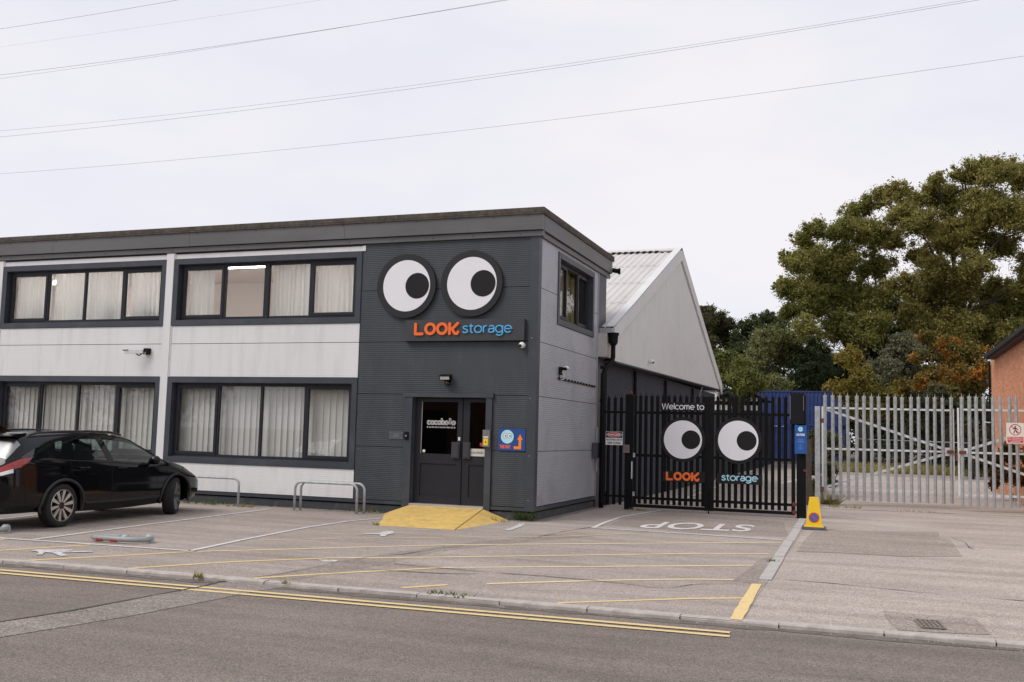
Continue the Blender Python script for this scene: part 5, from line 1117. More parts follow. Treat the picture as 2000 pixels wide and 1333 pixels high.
for k, s_ in enumerate(('No admittance', 'for unauthorised', 'personnel')):
    v, f = text_uv(s_, .02); mb = MB(); z1 = H*(.30-.088*k); w_ = (.8, .78, .55)[k]*Wd
    mb.add([PF(Wd/2-w_/2+u*w_, z1-H*.065*(1-q_), .0100) for u, q_ in v], f); mb.build('lettering', M_WHITE, t)

# ================================================================== CONE
c = gp(1589, 1036); cone = thing('no_parking_cone', (c[0], c[1]+.16, 0), 'yellow square no waiting cone on a grey base beside the right gate post', 'cone', rz=.05)
mb = MB(); mb.box(-.225, .225, -.16, .16, 0, .055); mb.build('base', M_CONEB, cone, local=True)
def frustum(mb, x0, y0, z0, x1, y1, z1): mb.add([(-x0, -y0, z0), (x0, -y0, z0), (x0, y0, z0), (-x0, y0, z0), (-x1, -y1, z1), (x1, -y1, z1), (x1, y1, z1), (-x1, y1, z1)], [(0, 3, 2, 1), (4, 5, 6, 7), (0, 1, 5, 4), (1, 2, 6, 5), (2, 3, 7, 6), (3, 0, 4, 7)])
mb = MB(); frustum(mb, .185, .135, .056, .18, .13, .075); frustum(mb, .155, .115, .0755, .088, .06, .60); frustum(mb, .090, .062, .601, .086, .058, .62); mb.build('body', M_CONE, cone, local=True)
tilt = math.atan((.115-.06)/.525)
CFn = lambda u, v, w: (u, -(.115-(v-.075)*math.tan(tilt))-w*1.0, v)
mb = MB(); mb.prism(circle(0, .235, .098, 36), CFn, .001, .004); mb.build('red_roundel', M_RED, cone, local=True)
mb = MB(); mb.prism(circle(0, .235, .076, 36), CFn, .0045, .006); mb.build('blue_roundel', mat('roundel_blue', (.02, .13, .36), .4), cone, local=True)
mb = MB(); stroke(mb, [(-.052, .287), (.052, .183)], .022, CFn, .0065, .0075); mb.build('red_bar', M_RED, cone, local=True)

# ================================================================== HOOP RAILS
def hoop(x0, x1, y, h, label, lean=0.0, ry=0.0):
    t = thing('hoop_rail', ((x0+x1)/2, y, 0), label, 'hoop rail', 'galvanised hoops along the office wall', rz=ry)
    w = (x1-x0)/2; r_ = .14; pts = [(-w, 0, 0), (-w, 0, h-r_)]+[(-w+r_-r_*math.cos(q_), lean*0, h-r_+r_*math.sin(q_)) for q_ in np.linspace(.2, 1.57, 6)]+[(w-r_+r_*math.sin(q_), 0, h-r_+r_*math.cos(q_)) for q_ in np.linspace(0, 1.4, 6)]+[(w, 0, h-r_), (w, 0, 0)]
    mb = MB(); mb.tube([(p[0], p[1]+lean*p[2], p[2]) for p in pts], .026, 10); mb.build('rail', M_GALV, t, smooth=True, local=True)
    for x in (-w, w): mb = MB(); mb.lathe((x, 0, 0), (0, 0, 1), [(0, .055), (.012, .055), (.012, .02)], 12); mb.build('foot_plate', M_GALV, t, local=True)
a = gp(570, 999); b = gp(700, 1005)
hoop(a[0], b[0], (a[1]+b[1])/2, .60, 'galvanised hoop in front of the pale wall left of the ramp, nearer of the pair')
hoop(a[0]+.07, b[0]+.09, (a[1]+b[1])/2+.13, .605, 'galvanised hoop close behind the nearer hoop, left of the ramp', lean=.0, ry=.02)
c = gp(464.5, 991); hoop(c[0]-1.72, c[0], c[1], .60, 'galvanised hoop beside the nose of the black car')
hoop(c[0]-1.75-1.9, c[0]-.06-1.9, c[1]+.1, .60, 'galvanised hoop hidden behind the black car')

# ================================================================== FOLDED PARKING BARRIERS
def barrier(c, rz, label):
    t = thing('parking_barrier', (c[0], c[1], 0), label, 'parking barrier', 'folding parking barriers', rz=rz)
    M_BG = mat('barrier_grey', (.30, .31, .30), .5, .1, .12, 6)
    mb = MB(); z = .062; mb.tube([(-.42, -.10, z), (-.44, -.02, z), (-.38, .06, z), (-.2, .10, z), (-.02, .10, z)], .036, 10); mb.build('hoop', M_BG, t, smooth=True, local=True)
    mb = MB(); mb.tube([(-.42, -.10, z), (-.36, -.15, z), (.1, -.19, z), (.30, -.16, z), (.40, -.08, z), (.43, -.0, z), (.40, .07, z)], .038, 10); mb.build('hoop', M_BG, t, smooth=True, local=True)
    for x0, x1 in ((-.31, -.21), (-.07, .04)):
        mb = MB(); mb.tube([(x0, -.156-(x0+.36)*.085, z-.012), (x1, -.156-(x1+.36)*.085, z-.012)], .035, 10); mb.build('red_band', mat('worn_red', (.42, .05, .035), .6, 0, .3, 20), t, local=True)
    mb = MB(); mb.tube([(-.02, .02, .05), (.36, .10, .05)], .03, 8); mb.tube([(.02, .10, .05), (-.03, .02, .05)], .04, 8); mb.build('prop', mat('barrier_dark', (.14, .16, .155), .5), t, smooth=True, local=True)
    mb = MB(); mb.lathe((.36, .11, .0), (0, 0, 1), [(0, .07), (.09, .065), (.12, .04), (.12, 0)], 14); mb.build('lock', M_GALV, t, smooth=True, local=True); mb = MB(); mb.lathe((-.01, .06, .0), (0, 0, 1), [(0, .06), (.08, .055), (.10, .03), (.10, 0)], 14); mb.build('lock', M_GALV, t, smooth=True, local=True)
barrier(gp(240, 1059), .10, 'folded grey steel parking barrier with red bands lying in the empty bay')
barrier(gp(-42, 1040), .3, 'folded grey parking barrier at the left edge beside the black car')

# ================================================================== CAR
SX, SY, SZ = 1.045, 1.155, 1.05
ST = np.array([
 (-.975, .28, .68, .46, .66, .81, .60, .91, .54, .935, .955),
 (-.93, .26, .775, .46, .68, .84, .70, .96, .59, 1.01, 1.04),
 (-.83, .25, .81, .46, .68, .86, .765, 1.01, .61, 1.13, 1.18),
 (-.66, .25, .84, .45, .66, .87, .80, 1.05, .60, 1.31, 1.37),
 (-.55, .25, .855, .44, .65, .875, .81, 1.055, .60, 1.365, 1.425),
 (-.40, .25, .865, .43, .64, .88, .815, 1.055, .60, 1.385, 1.445),
 (0, .22, .885, .42, .63, .875, .825, 1.035, .60, 1.41, 1.465),
 (.6, .20, .888, .42, .62, .86, .83, 1.005, .605, 1.425, 1.48),
 (1.2, .19, .888, .42, .62, .85, .83, .97, .60, 1.41, 1.475),
 (1.6, .19, .888, .42, .61, .84, .83, .94, .585, 1.355, 1.425),
 (1.95, .20, .887, .42, .60, .825, .83, .93, .60, 1.22, 1.30),
 (2.25, .21, .885, .42, .60, .815, .825, .925, .66, 1.07, 1.14),
 (2.45, .21, .883, .42, .59, .805, .815, .915, .71, .98, 1.04),
 (2.75, .22, .875, .42, .57, .765, .785, .865, .70, .92, .965),
 (3.05, .23, .85, .42, .55, .71, .73, .80, .64, .85, .885),
 (3.30, .25, .79, .42, .52, .645, .66, .715, .55, .755, .78),
 (3.48, .28, .68, .40, .48, .565, .56, .615, .45, .64, .66),
 (3.58, .33, .50, .40, .45, .50, .40, .53, .30, .55, .56)])
def cr_interp(X, Yv, x):
    i = int(np.clip(np.searchsorted(X, x)-1, 0, len(X)-2)); t = (x-X[i])/(X[i+1]-X[i])
    def m(j):
        if j <= 0: return (Yv[1]-Yv[0])/(X[1]-X[0])
        if j >= len(X)-1: return (Yv[-1]-Yv[-2])/(X[-1]-X[-2])
        return 0.5*((Yv[j+1]-Yv[j])/(X[j+1]-X[j])+(Yv[j]-Yv[j-1])/(X[j]-X[j-1]))
    h = X[i+1]-X[i]; m0, m1 = m(i)*h, m(i+1)*h
    return (2*t**3-3*t**2+1)*Yv[i]+(t**3-2*t**2+t)*m0+(-2*t**3+3*t**2)*Yv[i+1]+(t**3-t**2)*m1
def section(y):
    zb, w, z3, z4, z5, wb, zbe, wr, zr, zt = [cr_interp(ST[:, 0], ST[:, k], y) for k in range(1, 11)]
    return np.array([(0, zb), (.80*w, zb), (.955*w, zb+.07), (w, z3), (w*1.002, z4), (.982*w, z5), (wb, zbe), (wr, zr), (.62*wr, zt-.012), (0, zt)])
def S(y, s):
    c = section(y); k = np.arange(10.0); return np.array((cr_interp(k, c[:, 0], s), cr_interp(k, c[:, 1], s)))
M_CAR = mat('car_black', (0.003, 0.003, 0.004), 0.08, 0, 0.05, 2, spec=0.34, coat=0.0)
M_TYRE = mat('tyre', (0.014, 0.013, 0.013), 0.8, 0, 0.2, 20)
M_RIMD = mat('rim_dark', (0.012, 0.012, 0.013), 0.35)
M_RIMS = mat('rim_silver', (0.62, 0.60, 0.58), 0.25, 0.7, 0.03)
M_TAIL = mat('tail_red', (0.30, 0.014, 0.008), 0.12, 0, 0.45, 30, coat=.5)
M_TRIMB = mat('plastic_black', (0.018, 0.018, 0.019), 0.55)
M_SEAT = mat('seat_fabric', (0.02, 0.02, 0.022), 0.85)
a_car = R(3.4); rc = gp(112, 1030)
orig = np.array((rc[0], rc[1]))-0.80*SX*np.array((math.cos(a_car), math.sin(a_car)))
car = thing('parked_car', (orig[0], orig[1], 0), 'black estate car parked nose in beside the building, rear at the left edge', 'car', rz=a_car)
ST[ST[:, 0] > 2.8, 0] = 2.8+(ST[ST[:, 0] > 2.8, 0]-2.8)*.98
ys_ = np.concatenate([np.linspace(-.975, -.4, 60), np.linspace(-.385, 2.6, 150), np.linspace(2.62, ST[-1, 0], 50)]); ss = np.concatenate([np.linspace(0, 4.9, 28), np.linspace(5, 7, 64), np.linspace(7.12, 9, 16)])
V = []; 
for y in ys_:
    half = [S(y, s) for s in ss]
    ringp = [(p[0], p[1]) for p in half]+[(-p[0], p[1]) for p in half[-2:0:-1]]
    V += [(p[0], y, p[1]) for p in ringp]
N = len(ringp); F = []; MI = []
def classify(y, s, x, z):
    if 6.08 < s < 6.80:
        t = (s-6)
        if 1.10-.16*t < y < 2.22 and s < 6.78: return 1
        if .27+.16*(t-.4) < y < .94-.16*t and s < 6.78: return 1
        lim = 6.10+.62*max(0.0, min(1.0, (y+.74)/.80))**.55
        if -.72 < y < -.08+.26*t and s < lim: return 1
    if s > 7.12 and 1.60 < y < 2.42: return 1
    if s > 6.75 and -.885 < y < -.65: return 5
    if 5.42 < s < 6.10 and y < -.66 + (s-5.76)*.30: return 2
    if 5.02 < s <= 5.42 and y < -.87: return 4 if x > 0 else 2
    return 0
for i in range(len(ys_)-1):
    for k in range(N):
        k2 = (k+1) % N; F.append((i*N+k, i*N+k2, (i+1)*N+k2, (i+1)*N+k))
        kk = (k+.5) if k < len(ss)-1 else (N-k-.5); s = float(np.interp(kk, np.arange(len(ss)), ss))
        MI.append(classify((ys_[i]+ys_[i+1])/2, s, 1 if k < len(ss)-1 else -1, 0))
F.append(tuple(range(N))); MI.append(0); F.append(tuple((len(ys_)-1)*N+k for k in range(N))[::-1]); MI.append(0)
G_REAR = glass('car_rear_glass', (0.06, 0.07, 0.07), 0.34, 0.35)
slots = [M_CAR, G_CAR, M_TAIL, M_TRIMB, MATS['white_plastic'], G_REAR]
me = bpy.data.meshes.new('body'); me.from_pydata([(p[0]*SX, p[1]*SY, p[2]*SZ) for p in V], [], F)
for m in slots: me.materials.append(m)
me.polygons.foreach_set('material_index', MI); me.update()
bm = bmesh.new(); bm.from_mesh(me); bmesh.ops.recalc_face_normals(bm, faces=bm.faces); bm.to_mesh(me); bm.free()
body = link('body', me, car, (0, 0, 0))
cut = MB(); WB = 2.62; RW = .335
for yy in (0, WB):
    for sg in (-1, 1): 
        cut.lathe((sg*.60*SX, yy*SY, RW*SZ), (sg, 0, 0), [(0, 0), (0, .385*SZ), (.6, .385*SZ), (.6, 0)], 40, mi=3)
cme = bpy.data.meshes.new('c'); cme.from_pydata(cut.v, [], cut.f)
for m in slots: cme.materials.append(m)
cme.polygons.foreach_set('material_index', cut.mi); cme.update(); bm = bmesh.new(); bm.from_mesh(cme); bmesh.ops.remove_doubles(bm, verts=bm.verts, dist=1e-4); bmesh.ops.recalc_face_normals(bm, faces=bm.faces); bm.to_mesh(cme); bm.free()
co = bpy.data.objects.new('cutter', cme); col.objects.link(co); co.parent = car
md = body.modifiers.new('b', 'BOOLEAN'); md.operation = 'DIFFERENCE'; md.object = co; md.solver = 'EXACT'
bpy.context.view_layer.update(); dg = bpy.context.evaluated_depsgraph_get(); nme = bpy.data.meshes.new_from_object(body.evaluated_get(dg)); body.modifiers.clear(); bpy.data.objects.remove(co)
def split(me, idx, name, m):
    bm = bmesh.new(); bm.from_mesh(me); bmesh.ops.delete(bm, geom=[f for f in bm.faces if f.material_index not in idx], context='FACES')
    out = bpy.data.meshes.new(name); bm.to_mesh(out); bm.free(); out.materials.clear()
    for mm in m: out.materials.append(mm)
    mi = np.zeros(len(out.polygons), int)
    if len(m) > 1: 
        src = np.empty(len(out.polygons), int); out.polygons.foreach_get('material_index', src); mi = (src == idx[1]).astype(int)
    out.polygons.foreach_set('material_index', mi); out.polygons.foreach_set('use_smooth', [True]*len(out.polygons)); out.update(); return out
body.data = split(nme, (0, 3), 'body', [M_CAR, M_TRIMB])
try: body.data.set_sharp_from_angle(angle=R(35))
except Exception: pass
def islands(me, name):
    bm = bmesh.new(); bm.from_mesh(me); bm.faces.ensure_lookup_table(); seen = set(); groups = []
    for f0 in bm.faces:
        if f0.index in seen: continue
        st = [f0]; seen.add(f0.index); g_ = []
        while st:
            f_ = st.pop(); g_.append(f_.index)
            for e_ in f_.edges:
                for l_ in e_.link_faces:
                    if l_.index not in seen: seen.add(l_.index); st.append(l_)
        groups.append(set(g_))
    bm.free()
    for g_ in groups:
        if len(g_) < 12: continue
        b2_ = bmesh.new(); b2_.from_mesh(me); b2_.faces.ensure_lookup_table(); bmesh.ops.delete(b2_, geom=[f_ for f_ in b2_.faces if f_.index not in g_], context='FACES')
        m2_ = me.copy(); b2_.to_mesh(m2_); b2_.free(); link(name, m2_, car)
islands(split(nme, (1,), 'window', [G_CAR]), 'window'); link('rear_window', split(nme, (5,), 'rear_window', [G_REAR]), car); islands(split(nme, (2,), 'tail_light', [M_TAIL]), 'tail_light'); link('reversing_light', split(nme, (4,), 'reversing_light', [M_WPLAS]), car)
def cs3(x, y, z): return (x*SX, y*SY, z*SZ)
# door gaps and trim lines
def body_line(pts, r, name, m, off_=.004):
    mb = MB(); P_ = []
    for (y, s) in pts:
        p = S(y, s); P_.append(cs3(p[0]+off_, y, p[1]))
    mb.tube(P_, r, 6); return mb.build(name, m, car, local=True)
M_GAP = mat('door_gap', (.001, .001, .001), .9)
for pts in ([(1.0, s) for s in np.linspace(2.2, 6, 12)], [(.14+.10*max(0, (4.6-s))*(-1 if s < 4.6 else 0)+.12*(s < 4.6), s) for s in np.linspace(4.5, 6, 8)], [(2.20-.03*s, s) for s in np.linspace(2.2, 5.9, 12)], [(-.62-.02*s, s) for s in np.linspace(2.2, 5.3, 8)]):
    body_line(pts, .004, 'door_gap', M_GAP, .0)
body_line([(y, 5.98) for y in np.linspace(-.3, 2.3, 30)], .008, 'window_trim', M_TRIMB)
body_line([(y, 6.97) for y in np.linspace(-.5, 2.3, 30)], .008, 'window_trim', M_TRIMB)
body_line([(y, 2.55) for y in np.linspace(.45, 2.2, 20)], .018, 'sill_trim', M_TRIMB, .0)
for y in (1.12, .28):
    p = S(y+.12, 5.25); mb = MB(); mb.tube([cs3(p[0]+.002, y-.0, p[1]), cs3(p[0]+.035, y+.03, p[1]), cs3(p[0]+.035, y+.19, p[1]), cs3(p[0]+.002, y+.22, p[1])], .014, 8); mb.build('door_handle', M_CAR, car, smooth=True, local=True)
# arch mouldings
for sg in (1, -1):
    for yy in (0, WB):
        mb = MB(); P_ = []
        for th in np.linspace(-.28, math.pi+.28, 34):
            y = yy+.405*math.cos(th); z = RW+.395*math.sin(th)
            c = section(np.clip(y, -.9, 3.5)); zs = c[2:7, 1]; xs_ = c[2:7, 0]; x = np.interp(z, zs, xs_)
            P_.append(cs3(sg*(x+.006), y, z))
        mb.tube(P_, .026, 8); mb.build('arch_trim', M_TRIMB, car, smooth=True, local=True)
# wheels
def wheel(x, y, sg, steer):
    w = thing('wheel', (0, 0, 0), '', ''); del w['label']; del w['category']; w.parent = car; w.location = cs3(x, y, RW); w.rotation_euler = (0, 0, steer)
    A = lambda h: sg*h
    R0 = RW*SZ
    mb = MB(); mb.lathe((0, 0, 0), (sg, 0, 0), [(-.11, R0*.70), (-.11, R0*.9), (-.09, R0*.985), (-.05, R0), (.05, R0), (.09, R0*.985), (.108, R0*.92), (.112, R0*.82), (.10, R0*.745), (.09, R0*.72)], 48); mb.build('tyre', M_TYRE, w, smooth=True, local=True)
    mb = MB(); mb.lathe((0, 0, 0), (sg, 0, 0), [(.098, R0*.74), (.102, R0*.705), (.085, R0*.69), (.03, R0*.67), (.02, .03), (.02, 0)], 40); mb.build('rim', M_RIMD, w, smooth=True, local=True)
    mb = MB(); mb.lathe((0, 0, 0), (sg, 0, 0), [(.0975, R0*.735), (.1035, R0*.727), (.1035, R0*.712), (.096, R0*.70)], 48); mb.build('rim_edge', M_RIMS, w, smooth=True, local=True)
    n = 10
    for k in range(n):
        th = 2*math.pi*k/n+.17; mb = MB(); rad = np.array((0, math.cos(th), math.sin(th))); tan = np.array((0, -math.sin(th), math.cos(th)))
        V_ = []
        for (rr_, ww, h) in ((.055, .013, .082), (.13, .021, .086), (R0*.71, .031, .096)):
            for (dw, dh) in ((-1, 0), (1, 0), (1, -.03), (-1, -.03)): V_.append(rad*rr_+tan*ww*dw+np.array((sg*(h+dh), 0, 0)))
        F_ = [(0, 4, 5, 1), (4, 8, 9, 5)]+[(1, 5, 6, 2), (5, 9, 10, 6), (0, 3, 7, 4), (4, 7, 11, 8)]
        mb.add(V_, F_); mb.build('spoke', M_RIMS, w, local=True)
    mb = MB(); mb.lathe((0, 0, 0), (sg, 0, 0), [(.03, .06), (.088, .055), (.093, .03), (.093, 0)], 20); mb.build('hub_cap', M_RIMD, w, local=True)
wheel(.775, 0, 1, 0); wheel(-.775, 0, -1, 0); wheel(.775, WB, 1, R(24)); wheel(-.775, WB, -1, R(24))
# mirror, rails, aerial, spoiler, seats
for sg in (1, -1):
    mb = MB(); c = np.array(cs3(sg*.96, 1.90, 1.00)); V_ = []
    mb.lathe(c-np.array((sg*.11, .02, .01)), (sg, .12, .05), [(0, .02), (.03, .055), (.10, .082), (.17, .075), (.205, .045), (.22, 0)], 16); mb.tube([cs3(sg*.80, 1.95, .95), cs3(sg*.90, 1.93, .96)], .03, 8); mb.build('mirror', M_CAR, car, smooth=True, local=True)
    mb = MB(); mb.tube([cs3(sg*.60, y, S(y, 7.3)[1]+.014+ (-.02 if y in (-.45, 1.45) else 0)) for y in (-.45, -.3, .2, .7, 1.2, 1.45)], .018, 8); mb.build('roof_rail', M_TRIMB, car, smooth=True, local=True)
mb = MB(); mb.add([cs3(.0, -.42, 1.44), cs3(.018, -.40, 1.44), cs3(.018, -.22, 1.455), cs3(0, -.20, 1.455), cs3(-.018, -.22, 1.455), cs3(-.018, -.40, 1.44), cs3(0, -.43, 1.535), cs3(0, -.36, 1.53)], [(0, 1, 6), (1, 2, 7, 6), (2, 3, 7), (3, 4, 7), (4, 5, 6, 7), (5, 0, 6)]); mb.build('aerial', M_CAR, car, local=True)
mb = MB(); mb.prism([(-.60, 1.36), (-.50, 1.375), (-.48, 1.445), (-.60, 1.43), (-.74, 1.40), (-.745, 1.385)], lambda u, v, w: cs3(w, u, v), -.58, .58); mb.build('spoiler', M_CAR, car, local=True)
for (x, y) in ((.37, 1.05), (-.37, 1.05), (.40, .15), (-.05, .15), (-.42, .15)):
    mb = MB(); w_ = .23 if y > .5 else .20
    mb.prism([(y+.50, .52), (y+.05, .48), (y-.12, .92), (y-.20, 1.10), (y-.12, 1.14), (y-.02, 1.02), (y+.12, .62), (y+.5, .62)], lambda u, v, w, x=x: cs3(x+w, u, v), -w_, w_)
    mb.prism([(y-.22, 1.14), (y-.20, 1.27), (y-.12, 1.28), (y-.10, 1.14)], lambda u, v, w, x=x: cs3(x+w, u, v), -.12, .12); mb.build('seat', M_SEAT, car, local=True)
mb = MB(); mb.prism([(1.9, .6), (2.4, .6), (2.4, .92), (2.2, .98), (1.95, .94)], lambda u, v, w: cs3(w, u, v), -.72, .72); mb.build('dashboard', M_SEAT, car, local=True)
mb = MB(); c = cs3(.37, 1.72, .93); ax_ = np.array((0, -.9, .42)); u_ = np.array((1, 0, 0)); v_ = np.array((0, .42, .9)); mb.tube([np.array(c)+.185*(math.cos(q_)*u_+math.sin(q_)*v_) for q_ in np.linspace(0, 6.283, 25)], .014, 6); mb.tube([np.array(c)-.18*u_, np.array(c)+.18*u_], .02, 6); mb.build('steering_wheel', M_SEAT, car, smooth=True, local=True)
mb = MB(); mb.box(-.72*SX, .72*SX, -.5*SY, 2.4*SY, .30*SZ, .36*SZ); mb.build('floor_pan', M_SEAT, car, local=True)
t_ = [S(-.93, s) for s in (3.2,)]

# ================================================================== ACROSS THE ROAD (behind the viewer, mirrored in glass and paint)
struct(flat('far_pavement', [kp(-60, -14), kp(70, -14), kp(70, -60), kp(-60, -60)], 0.0, M_LOTD))
t = thing('industrial_unit', (0, -48, 0), 'low brick industrial unit across the road facing the office', 'building')
mb = MB(); mb.box(-34, 26, -56, -46, 0, 5.2); mb.build('wall', mat('plain_brick', (.16, .09, .06), .9, 0, .25, 2), t)
mb = MB(); mb.box(-34.3, 26.3, -56.3, -45.7, 5.2, 5.8); mb.build('roof', M_FASC, t)
for k in range(9):
    mb = MB(); mb.box(-32+k*6.4, -28.6+k*6.4, -45.99, -45.93, 0 if k % 3 == 1 else 1.2, 3.2); mb.build('shutter' if k % 3 == 1 else 'window', M_FRAME if k % 3 else M_GREY, t)

# ================================================================== OVERHEAD LINES
M_WIRE = mat('wire', (.10, .10, .115), .6)
def wire(p1, p2, p3, label, Y=40.0, r=.011):
    a, b, c = wp(*p1, Y), wp(*p2, Y), wp(*p3, Y); cf = np.polyfit([a[0], b[0], c[0]], [a[2], b[2], c[2]], 2)
    cf[0] = max(cf[0], 1e-5); xs_ = np.linspace(-130, 90, 90); t = MB(); t.tube([(x, Y, np.polyval(cf, x)) for x in xs_], r, 5)
    tag(t.build('power_line', M_WIRE), label, 'power line', 'power lines crossing the sky')
wire((0, 57), (180, 29), (355, -1), 'topmost overhead wire, crossing the upper left corner of the sky')
wire((0, 92), (300, 50), (610, 3), 'faintest overhead wire, second from the top left', 60, .006)
wire((0, 147), (420, 91), (1000, -1), 'upper wire of the pair leaving the top edge near the middle', 40, 0.0112)
wire((0, 154), (420, 93.5), (990, -1), 'lower wire of the pair leaving the top edge near the middle', 40.6, 0.0080)
wire((0, 256), (1000, 140.5), (1895, -1), 'upper wire of the long pair leaving the top right', 40, 0.0080)
wire((0, 268), (1000, 146), (1920, -1), 'lower wire of the long pair leaving the top right', 40.6, 0.0096)
wire((0, 340), (1000, 244), (2000, 110), 'lowest overhead wire, single, above the office roof', 40, 0.0088)

# ================================================================== VEGETATION
rng = np.random.default_rng(11)
def leaf_mesh(name, C_, Rr, N_, size, m, parent=None, squash=.85, shell=.45, up=.35, local=False):
    """C_ centres (n,3), Rr radii, N_ leaves per puff"""
    idx = np.repeat(np.arange(len(C_)), N_); n = len(idx)
    d = rng.normal(size=(n, 3)); d /= np.linalg.norm(d, axis=1)[:, None]; rad = Rr[idx]*np.minimum(np.abs(rng.normal(size=n))*.62, 1.7)
    p = C_[idx]+d*rad[:, None]*np.array((1, 1, squash))
    nr = d*.6+rng.normal(size=(n, 3))*.8+np.array((0, 0, up)); nr /= np.linalg.norm(nr, axis=1)[:, None]
    t = rng.normal(size=(n, 3)); t -= (t*nr).sum(1)[:, None]*nr; t /= np.linalg.norm(t, axis=1)[:, None]; b = np.cross(nr, t)
    s_ = size*(.55+.9*rng.random(n))[:, None]; w = s_*.42; bend = nr*s_*.12
    vv = np.empty((n, 4, 3)); vv[:, 0] = p-t*s_*.5; vv[:, 1] = p+b*w*.5+bend; vv[:, 2] = p+t*s_*.5; vv[:, 3] = p-b*w*.5+bend
    off = np.array(OFF.get(parent.name, (0, 0, 0)) if parent is not None and not local else (0, 0, 0)); vv = (vv-off).reshape(-1, 3)
    me = bpy.data.meshes.new(name); me.vertices.add(n*4); me.vertices.foreach_set('co', vv.ravel().astype(np.float32))
    me.loops.add(n*4); me.loops.foreach_set('vertex_index', np.arange(n*4, dtype=np.int32)); me.polygons.add(n)
    me.polygons.foreach_set('loop_start', np.arange(0, n*4, 4, dtype=np.int32)); me.polygons.foreach_set('loop_total', np.full(n, 4, dtype=np.int32))
    me.materials.append(m); me.update(calc_edges=True); return link(name, me, parent, off)
def subpuffs(C_, Rr, k=9, f=.48):
    cs_, rs_ = [], []
    for c, r in zip(C_, Rr):
        kk = max(4, int(k*(.6+r/3)))
        for _ in range(kk):
            d = rng.normal(size=3); d /= np.linalg.norm(d); d[2] = d[2]*.8+.08; cs_.append(c+d*r*rng.uniform(.35, .98)); rs_.append(r*f*rng.uniform(.45, 1.05))
    return np.array(cs_), np.array(rs_)
def tree(name, label, D, base_px, lobes, m, size=.30, dens=26, group=None, bark=None, k=10, cat='tree', trunk_r=.35, limbs=True, jd=.10):
    C_ = []; Rr = []
    for (px, py, rp) in lobes:
        Dk = D*(1+rng.uniform(-jd, jd)*.5); C_.append(dp(px, py, Dk)); Rr.append(rp/FPX*Dk)
    C_ = np.array(C_); Rr = np.array(Rr); b = dp(base_px[0], base_px[1], D); b[2] = 0
    t = thing(name, tuple(b), label, cat, group)
    if limbs:
        mb = MB(); top = C_.mean(0); H = top[2]
        fork = b+np.array((0, 0, H*.42)); mb.tube([b, b+np.array((.05, 0, H*.15)), fork], [trunk_r*1.3, trunk_r, trunk_r*.85], 10)
        mb.build('trunk', bark or M_BARK, t, smooth=True); mb = MB()
        order = rng.permutation(len(C_))[:max(4, len(C_)//2)]
        for i_ in order:
            c, r = C_[i_], Rr[i_]; c = c+np.array((0, .6*r, -.2*r)); hub = fork+(top-fork)*rng.uniform(.1, .7)+rng.normal(size=3)*.4
            mid = hub+(c-hub)*.5+np.array((0, 0, .10*np.linalg.norm(c-hub)))+rng.normal(size=3)*.4
            mb.tube([fork, hub, mid, c], [trunk_r*.34, trunk_r*.26, trunk_r*.14, .03], 6, caps=False)
            for _ in range(4):
                e = c+rng.normal(size=3)*r*.45; mb.tube([mid+(c-mid)*.6, (c+e)/2+rng.normal(size=3)*.15, e], [trunk_r*.07, trunk_r*.045, .012], 5, caps=False)
        mb.build('branches', bark or M_BARK, t, smooth=True)
    cs_, rs_ = subpuffs(C_, Rr, k*2.9, .43)
    if limbs and size > .17: cs_ = np.vstack([cs_, C_+np.array((0, .4, -.1))]); rs_ = np.concatenate([rs_, Rr*.80])
    N_ = np.maximum(30, (dens*1.35*(rs_/size)**2).astype(int)); N_ = np.minimum(N_, 1700)
    leaf_mesh('crown', cs_, rs_, N_, size, m, t); return t
M_BARK = mat('bark', (.055, .045, .036), .95, 0, .3, 6, bump=.6, bscale=14)
F_OAK = foliage('leaves_olive', [(.125, .135, .036), (.225, .225, .060), (.32, .30, .085), (.42, .37, .12)], trans=.42)
F_OAK2 = foliage('leaves_olive_brown', [(.130, .130, .036), (.235, .218, .058), (.34, .295, .088), (.44, .37, .12)], trans=.42)
F_DARK = foliage('leaves_dark', [(.045, .060, .025), (.085, .105, .042), (.13, .145, .060)], trans=.35)
F_RED = foliage('leaves_russet', [(.055, .064, .028), (.10, .10, .044), (.17, .14, .055)], trans=.35)
F_MID = foliage('leaves_mid', [(0.0720, 0.0882, 0.0216), (0.1440, 0.1638, 0.0396), (0.2400, 0.2415, 0.0648)])
F_LIGHT = foliage('leaves_pale', [(0.1215, 0.1406, 0.0495), (0.2228, 0.2344, 0.0858), (0.3443, 0.3281, 0.1403)])
F_GREY = foliage('leaves_grey', [(0.1001, 0.1048, 0.0593), (0.1729, 0.1690, 0.0967), (0.2548, 0.2366, 0.1404)])
F_CONI = foliage('needles_dark', [(.045, .075, .035), (.085, .12, .055), (.13, .155, .075)], trans=.3)
F_ORNG = foliage('leaves_turning', [(0.0585, 0.0625, 0.0168), (0.1300, 0.1187, 0.0288), (0.2080, 0.1625, 0.0384), (0.3900, 0.2000, 0.0360)], accent=(.52, .20, .025), accent_amt=.44)
F_YG = foliage('leaves_yellowgreen', [(0.0924, 0.0885, 0.0168), (0.2016, 0.1690, 0.0308), (0.3528, 0.2576, 0.0490)])
F_IVY = foliage('leaves_ivy', [(.05, .065, .026), (.11, .125, .048), (.21, .20, .09), (.42, .39, .27)])
